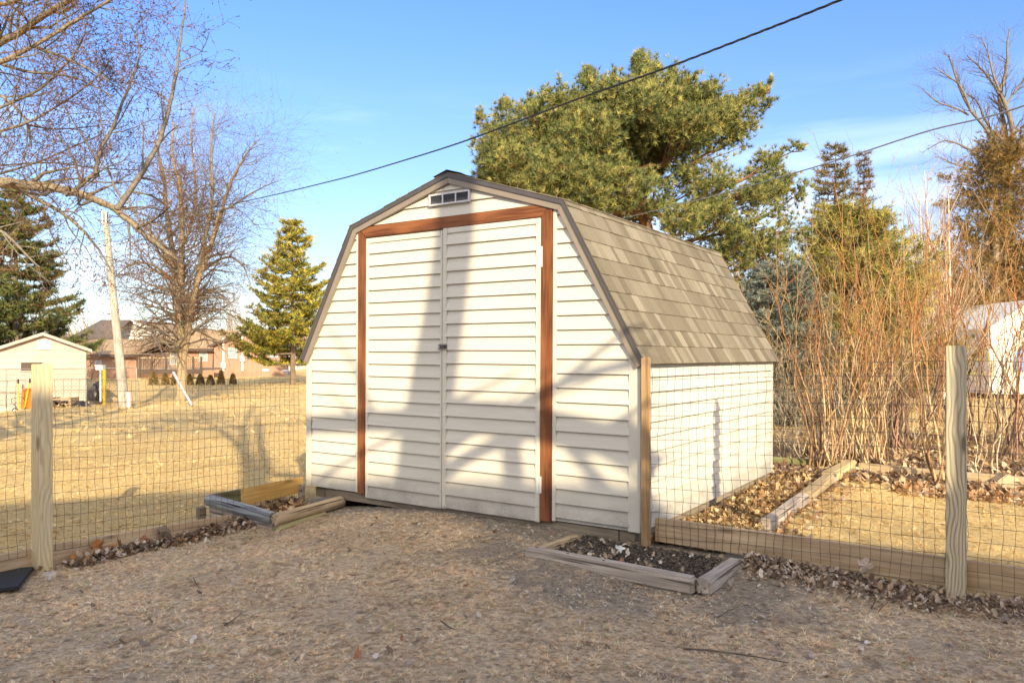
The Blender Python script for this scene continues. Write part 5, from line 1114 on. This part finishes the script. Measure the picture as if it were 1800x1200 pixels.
blob_tree('golden_cedar', 'sparse golden-brown cedar with pale trunk at the right edge', q, [P(1752,500,23), P(1750,420,23), P(1752,350,23), P(1755,290,23)],
 [bk(1755,255,34,24,.8), bk(1735,285,30,28), bk(1780,280,26,32,.8), bk(1715,315,28,20,.4), bk(1750,325,46,30,.5), bk(1790,340,30,36,.6), bk(1700,350,34,18,.4), bk(1680,345,22,12,.3), bk(1740,375,50,30,.4), bk(1785,400,36,40,.8), bk(1710,400,44,24,.4), bk(1675,410,30,16,.3), bk(1730,440,56,28,.5), bk(1790,460,36,40,.9), bk(1690,460,44,24,.4), bk(1740,500,60,28,.5), bk(1670,500,40,22,.35), bk(1795,510,30,30,.8), bk(1650,420,24,20,.3), bk(1655,540,40,24,.35), bk(1720,545,50,24,.4), bk(1780,555,40,24,.5), bk(1680,300,20,12,.3)],
 GOLD, .16, 10, 1700, (.42,.33,.24), 6, .018, up=.1)
# left evergreens
conifer('yellow_pine', 'bright yellow-green pine left of the shed roof', gb_(515, 45)[:2]+(-1.5,), 9.7, 7.4, [(.50,.40,.055),(.58,.46,.07),(.36,.33,.06),(.22,.24,.06),(.16,.19,.05)], 17, 9, .24, .10, .18, .11, 15, .42, .9, lambda f: (1-f)**.72*(1+.12*math.sin(f*40)), width=.045, nn=8)
conifer('dark_pine', 'dark green pine at the far left above the pale garage', at(28, 640, 40)[:2].tolist()+[-1.9], 11.0, 8.6, [(.10,.13,.045),(.16,.18,.05),(.06,.085,.04),(.22,.21,.06)], 22, 7, .28, .12, .2, .12, 16, .35, .8, lambda f: (1-f)**.75, width=.05, nn=8)
# ------------------------------------------------------------ stem thickets
def thicket(u, v, y, n, hgt, spread, label, pal0, pal1, seed, rad=.011, cat='shrub', br=3, base_r=.25, lean=0, group=None, name='red_twig_shrub'):
    global rng
    old = rng; rng = np.random.default_rng(seed); b = gpix(u, v) if y is None else np.array(gb_(u, y)); lines = []; cs = []
    for i in range(n):
        a = rng.uniform(0, 6.28); r0 = base_r*rng.random()**.6; p = b+(r0*math.cos(a), r0*.6*math.sin(a), -.03); hh = hgt*rng.uniform(.42, 1.0); out = rng.normal(0, spread, 2)+np.array([math.cos(a), math.sin(a)])*spread*.5
        k = 8; s = np.linspace(0, 1, k); wob = np.cumsum(rng.normal(0, .019*hh, (k, 2)), 0)
        pts = p+np.stack([out[0]*hh*(s**1.15)+wob[:, 0]+lean*s*hh, out[1]*hh*(s**1.15)+wob[:, 1], hh*s], 1); pts[0] = p; rr_ = rad*.84*rng.uniform(.45, 1.5)
        lines.append((pts, rr_*np.linspace(1, .22, k))); t0 = rng.uniform(.45, .75); c0 = np.array(pal0[rng.integers(len(pal0))]); c1 = np.array(pal1[rng.integers(len(pal1))]); mixf = np.clip((s-t0*.6)/.35, 0, 1)[:, None]; cs.append(c0*(1-mixf)+c1*mixf)
        for _ in range(max(br-2, 0)+rng.integers(3)):
            w = rng.uniform(.2, .95); x = w*(k-1); ii = min(int(x), k-2); q_ = pts[ii]+(pts[ii+1]-pts[ii])*(x-ii); sub = []; grow(sub, q_, (rng.normal(0, .5), rng.normal(0, .5), 1), hh*rng.uniform(.15, .45), rr_*.45, 0, 1, (4,), .2, .2, .6, .45, .6, seg=4)
            for sline in sub: lines.append((sline[0], sline[1])); cs.append(c1*rng.uniform(.8, 1.1) if w > t0*.8 else c0*.8)
    t = empty(name, tuple(b), label, cat, group); V, Fq, C = tubes(lines, 5, cs); mesh_np('stems', V, [Fq], M_bark, t, col=C, smooth=True); rng = old; return t
S0 = [(.50,.34,.19),(.58,.42,.24),(.36,.22,.12),(.22,.13,.075)]; S1 = [(.36,.16,.06),(.42,.19,.07),(.28,.13,.06),(.42,.29,.14),(.30,.21,.11)]; SP = [(.56,.45,.30),(.46,.36,.24),(.64,.54,.38)]; SD = [(.20,.12,.09),(.30,.18,.12),(.14,.09,.07)]
thicket(1462, 815, 7.95, 24, 2.75, .14, 'dense clump of tan stems with orange tips nearest the shed corner', S0, S1, 21, .012)
thicket(1530, 805, 8.3, 26, 2.9, .11, 'dense clump of tall orange stems second from the shed', S0, S1, 22, .011)
thicket(1590, 790, 9.6, 22, 3.2, .12, 'darker stem clump set back between the orange clump and the post', SD, S1, 23, .011)
thicket(1652, 845, 7.1, 7, 2.5, .13, 'few-stemmed orange shrub just left of the right fence post', S0, S1, 24, .013, base_r=.06)
thicket(1725, 842, 7.2, 5, 2.3, .07, 'slim pale crooked stems just right of the right fence post', SP, SP, 25, .011, base_r=.18)
thicket(1772, 812, 8.6, 14, 3.1, .16, 'dark many-stemmed clump near the right edge', SD, S1, 26, .013)
thicket(1690, 780, 10.5, 20, 3.2, .12, 'tall reddish stem clump standing behind the right fence post', SD, S1, 27, .012)
thicket(1840, 790, 9.4, 18, 3.2, .16, 'reddish stem clump cut by the right edge of the picture', S0, S1, 28, .012)
thicket(1560, 740, 12.5, 20, 2.9, .13, 'thin reddish stems behind the orange clumps', SD, S1, 29, .012)
thicket(1640, 740, 13.5, 22, 3.7, .12, 'tall thin reddish stems in the back row before the sheds', SD, S1, 30, .013)
thicket(1745, 740, 13.0, 13, 3.7, .14, 'back row of reddish stems before the white building', S0, S1, 31, .013)
thicket(1400, 800, 8.7, 20, 1.3, .42, 'tangled pale twiggy bush right behind the shed corner', SP, SP, 32, .006, br=6, name='twiggy_bush')
thicket(1440, 780, 9.6, 14, 2.0, .30, 'arching orange-brown bush beside the blue spruce', S0, S1, 33, .007, br=5, name='twiggy_bush')
thicket(1380, 790, 10.0, 12, 1.7, .30, 'fine pale bush against the foot of the blue spruce', SP, S0, 34, .006, br=6, name='twiggy_bush')
thicket(1480, 790, 9.0, 20, 1.8, .45, 'pale crossing twigs tangled through the first orange clump', SP, S0, 41, .006, br=6, name='twiggy_bush')
thicket(1600, 770, 10.6, 22, 2.0, .45, 'low arching brown twigs left of the right fence post', SP, S1, 42, .007, br=6, name='twiggy_bush')
thicket(1780, 780, 9.8, 14, 1.6, .40, 'pale arching twigs in front of the white building', SP, S0, 43, .007, br=6, name='twiggy_bush')
thicket(1640, 690, 16.5, 26, 3.4, .3, 'tangled pinkish brush before the brown shed', SD, SP, 35, .009, br=6, name='twiggy_bush')
thicket(1560, 690, 17, 30, 3.2, .3, 'tangled brown brush at the foot of the yellow-green pine', SD, S0, 36, .009, br=6, name='twiggy_bush')
thicket(40, 700, 43, 26, 7.0, .22, 'orange-brown leafless brush rising above the pale garage roof', SP, [(.42,.24,.13),(.34,.2,.13)], 37, .03, br=7, name='twiggy_bush', base_r=1.6)
thicket(-20, 700, 42, 30, 8.5, .25, 'tall orange-brown leafless brush at the left picture edge', SP, [(.42,.24,.13),(.34,.2,.13)], 38, .03, br=8, name='twiggy_bush', base_r=1.8)
thicket(100, 690, 52, 34, 4.8, .5, 'purplish brown brush between the dark pine and the dark roof', SD, [(.30,.21,.17)], 39, .03, br=8, name='twiggy_bush', base_r=2.5)
thicket(425, 690, 75, 34, 7.6, .3, 'hazy brown tree crown rising behind the red-brown house roof', S0, [(.36,.26,.18)], 40, .05, br=9, name='twiggy_bush', base_r=2)
# far woods on the horizon: one mass of twigs
n = 26000; x = rng.uniform(-125, 125, n); y = rng.uniform(115, 165, n); hh = 6.2+2.6*snoise(x, y*0, .03, 50)+1.4*snoise(x, x*0, .13, 51)+rng.normal(0, .5, n)
V, Fc = tri_cloud(np.stack([x, y, np.full(n, -2.)+rng.random(n)*hh*.7+1], 1), np.stack([rng.normal(0, .3, n), rng.normal(0, .2, n), np.ones(n)], 1), hh*.42, .30)
o = mesh_np('distant_woods', V, [Fc], M_needle, col=np.repeat(pick([(.28,.20,.15),(.36,.26,.19),(.22,.17,.13),(.30,.25,.15)], n, .2), 3, 0)); tagit(o, 'hazy brown line of leafless woods on the horizon', 'woods', kind='stuff')
n = 34000; x = rng.uniform(5, 34, n); y = 26+rng.uniform(0, 16, n); hh = 4.6+.9*snoise(x, y*0, .12, 60)+.6*snoise(x, x*0, .4, 61)+rng.normal(0, .35, n)
V, Fc = tri_cloud(np.stack([x, y, np.full(n, -1.1)+rng.random(n)*hh*.75], 1), np.stack([rng.normal(0, .45, n), rng.normal(0, .3, n), np.ones(n)], 1), hh*.36, .045)
o = mesh_np('background_brush', V, [Fc], M_needle, col=np.repeat(pick([(.17,.115,.075),(.28,.19,.11),(.10,.085,.05),(.22,.16,.08),(.14,.14,.065)], n, .2), 3, 0)); tagit(o, 'dense brown leafless brush behind the sheds at the right', 'brush', kind='stuff')
# ------------------------------------------------------------ behind the viewpoint: what casts the shade
hs = empty('low_house', (2, -8, -1.2), 'gabled brown house behind the viewpoint that shades the near lawn', 'house')
pr = [(-9.2,3.2),(-4.2,4.35),(.0,4.92),(1.8,5.12),(4.4,4.5),(6.6,3.99),(10.5,3.1)]
mb = MB(); mb.prism([(-8.6,-8,-1.5),(10,-8,-1.5),(10,-8,3.0)]+[(a, -8, b-.12) for a, b in pr[::-1][1:-1]]+[(-8.6,-8,3.1)], (0,-7,0)); mb.build('wall', M_brown, hs, True)
rr = empty('roof', (1.7,-8,3.5)); rr.parent = hs; rr.matrix_parent_inverse = inv(hs)
for (a0_, b0), (a1, b1) in zip(pr[:-1], pr[1:]):
    mb = MB(); mb.prism([(a0_,-7.6,b0-.10),(a1,-7.6,b1-.10),(a1,-7.6,b1),(a0_,-7.6,b0)], (0,-7.6,0)); mb.build('roof_slope', M_rooft, rr, True)
Qh = lambda s, d, z: (9-s, -8-d, z)
window(hs, Qh, 3, 4.4, -.2, 1.0); window(hs, Qh, 8, 9.6, -.2, 1.0)
def wallpix(u, v, side=False):
    r = np.array([(u-900)/F, 1, (H-v)/F]); n = EY if not side else EX; p0 = shedpt(0, 0) if not side else shedpt(HW, 0)
    return r*((p0@n)/(r@n))
def back(p, yp): return p+S*((p[1]-yp)/(-S[1]))
def shadow_branch(pp, yp, w0, w1, lvl, f):
    pts = np.array([back(f(*q), yp) for q in pp]); n = len(pp); T = np.linspace(0, n-1, (n-1)*4+1); sm = np.stack([np.interp(T, np.arange(n), pts[:, k]) for k in range(3)], 1)
    for _ in range(2): sm[1:-1] = (sm[:-2]+2*sm[1:-1]+sm[2:])/4
    return (sm, np.interp(T, [0, n-1], [w0, w1]), lvl)
ta = back(wallpix(738, 870), -1.5); ta[2] = gz(ta[0]-.1, ta[1])
tA = empty('yard_tree', tuple(ta), 'leafless tree beside the viewpoint whose trunk shades the shed doors', 'tree')
lines = [shadow_branch([(700,1250),(732,900),(743,780),(758,680),(770,600),(781,540),(796,420),(800,350),(803,230),(806,80)], -1.5, .19, .10, 0, wallpix),
 shadow_branch([(735,742),(800,738),(870,738),(950,750),(1030,766),(1130,792),(1200,800)], -1.3, .125, .08, 1, wallpix), shadow_branch([(735,745),(690,742),(620,745),(545,748),(480,742)], -1.4, .09, .06, 1, wallpix),
 shadow_branch([(785,790),(830,758),(880,735),(925,708),(970,683),(1040,655),(1110,640)], -1.5, .05, .03, 1, wallpix), shadow_branch([(780,715),(830,694),(870,676),(910,655)], -1.5, .026, .01, 2, wallpix),
 shadow_branch([(780,832),(830,800),(880,778),(930,765)], -1.4, .06, .04, 2, wallpix), shadow_branch([(893,760),(897,810),(902,870),(905,930)], -1.4, .06, .06, 2, wallpix),
 shadow_branch([(560,842),(600,818),(650,790),(705,765)], -1.4, .022, .02, 2, wallpix), shadow_branch([(1000,790),(1040,840),(1070,900)], -1.4, .03, .03, 2, wallpix), shadow_branch([(1090,735),(1130,780),(1180,800),(1215,770)], -1.2, .03, .05, 2, wallpix)]
for l in list(lines): 
    if l[2] == 1: spawn(lines, l[0], l[1], 2, 3, (0,0,7,3), .1, .12, .7, .9, .4, 1)
for i in range(7):
    a = rng.uniform(0, 6.28); grow(lines, lines[0][0][-2], (math.cos(a), math.sin(a), 1), 3.5, .07, 1, 3, (0,6,5), .2)
tree_mesh(tA, 'm', lines, TAN, GRY, TWG)
gp = lambda u, v: gpix(u, v)
tb_ = np.array([-.1, -1.7, -1.2]); tB = empty('yard_tree', tuple(tb_), 'tall forked leafless tree behind the viewpoint that shades the far lawn', 'tree')
lines = [shadow_branch([(448,900),(448,870),(447,845),(446,825)], -1.6, .17, .15, 0, gp), shadow_branch([(438,835),(430,800),(420,783),(400,765),(380,751),(362,737),(358,724),(345,712)], -1.6, .075, .05, 1, gp), shadow_branch([(437,828),(433,790),(428,760),(432,738),(441,722),(450,712)], -1.5, .095, .06, 1, gp),
 shadow_branch([(464,835),(465,815),(459,788),(455,755),(453,728)], -1.7, .095, .06, 1, gp), shadow_branch([(453,730),(470,722),(490,712),(520,698)], -1.7, .06, .03, 2, gp), shadow_branch([(428,756),(405,745),(388,738),(380,730)], -1.5, .05, .03, 2, gp)]
p0_ = lines[0][0][0]; lines.append((np.array([tb_-(0,0,.2), (tb_+p0_)/2+(.05,0,0), p0_]), np.array([.33,.27,.26]), 0))
for l in list(lines): 
    if l[2] >= 1: spawn(lines, l[0], l[1], 2, 4, (0,0,3,4,3), .1, .15, .7, 1.8, .35, 1, lo=.5)
tree_mesh(tB, 'm', lines, TAN, GRY, TWG)
q0 = back(wallpix(1257, 706, True), 2.0); bp = empty('garden_pole', (q0[0], q0[1], gz(q0[0], q0[1])), 'square wooden garden pole outside the right picture edge', 'pole')
mb = MB(); mb.box((q0[0]-.045, q0[1]-.045, -1.4), (q0[0]+.045, q0[1]+.045, q0[2]-.08)); mb.build('shaft', M_post, bp, True); mb = MB(); mb.prism([(q0[0]-.045,q0[1]-.045,q0[2]-.08),(q0[0]+.045,q0[1]-.045,q0[2]-.08),(q0[0],q0[1]-.045,q0[2]+.02)], (0,.09,0)); mb.build('pole_cap', M_post, bp, True)
# another tree further left behind, streaking the far lawn with shade
for k, (x, y, h) in enumerate(((-9.5, -2, 9), (-16, 4, 8), (9, -14, 12))):
    b = np.array([x, y, gz(x, y)]); t = empty('yard_tree', tuple(b), ('leafless tree standing outside the picture at left behind the viewpoint', 'leafless tree far outside the left picture edge', 'leafless tree behind the low house')[k], 'tree'); lines = []
    grow(lines, b, (0, 0, 1), h*.55, .22, 0, 4, (7,6,5,4), .25, .06, .7, .75, .55, tip=.5); tree_mesh(t, 'm', lines, TAN, GRY, TWG)
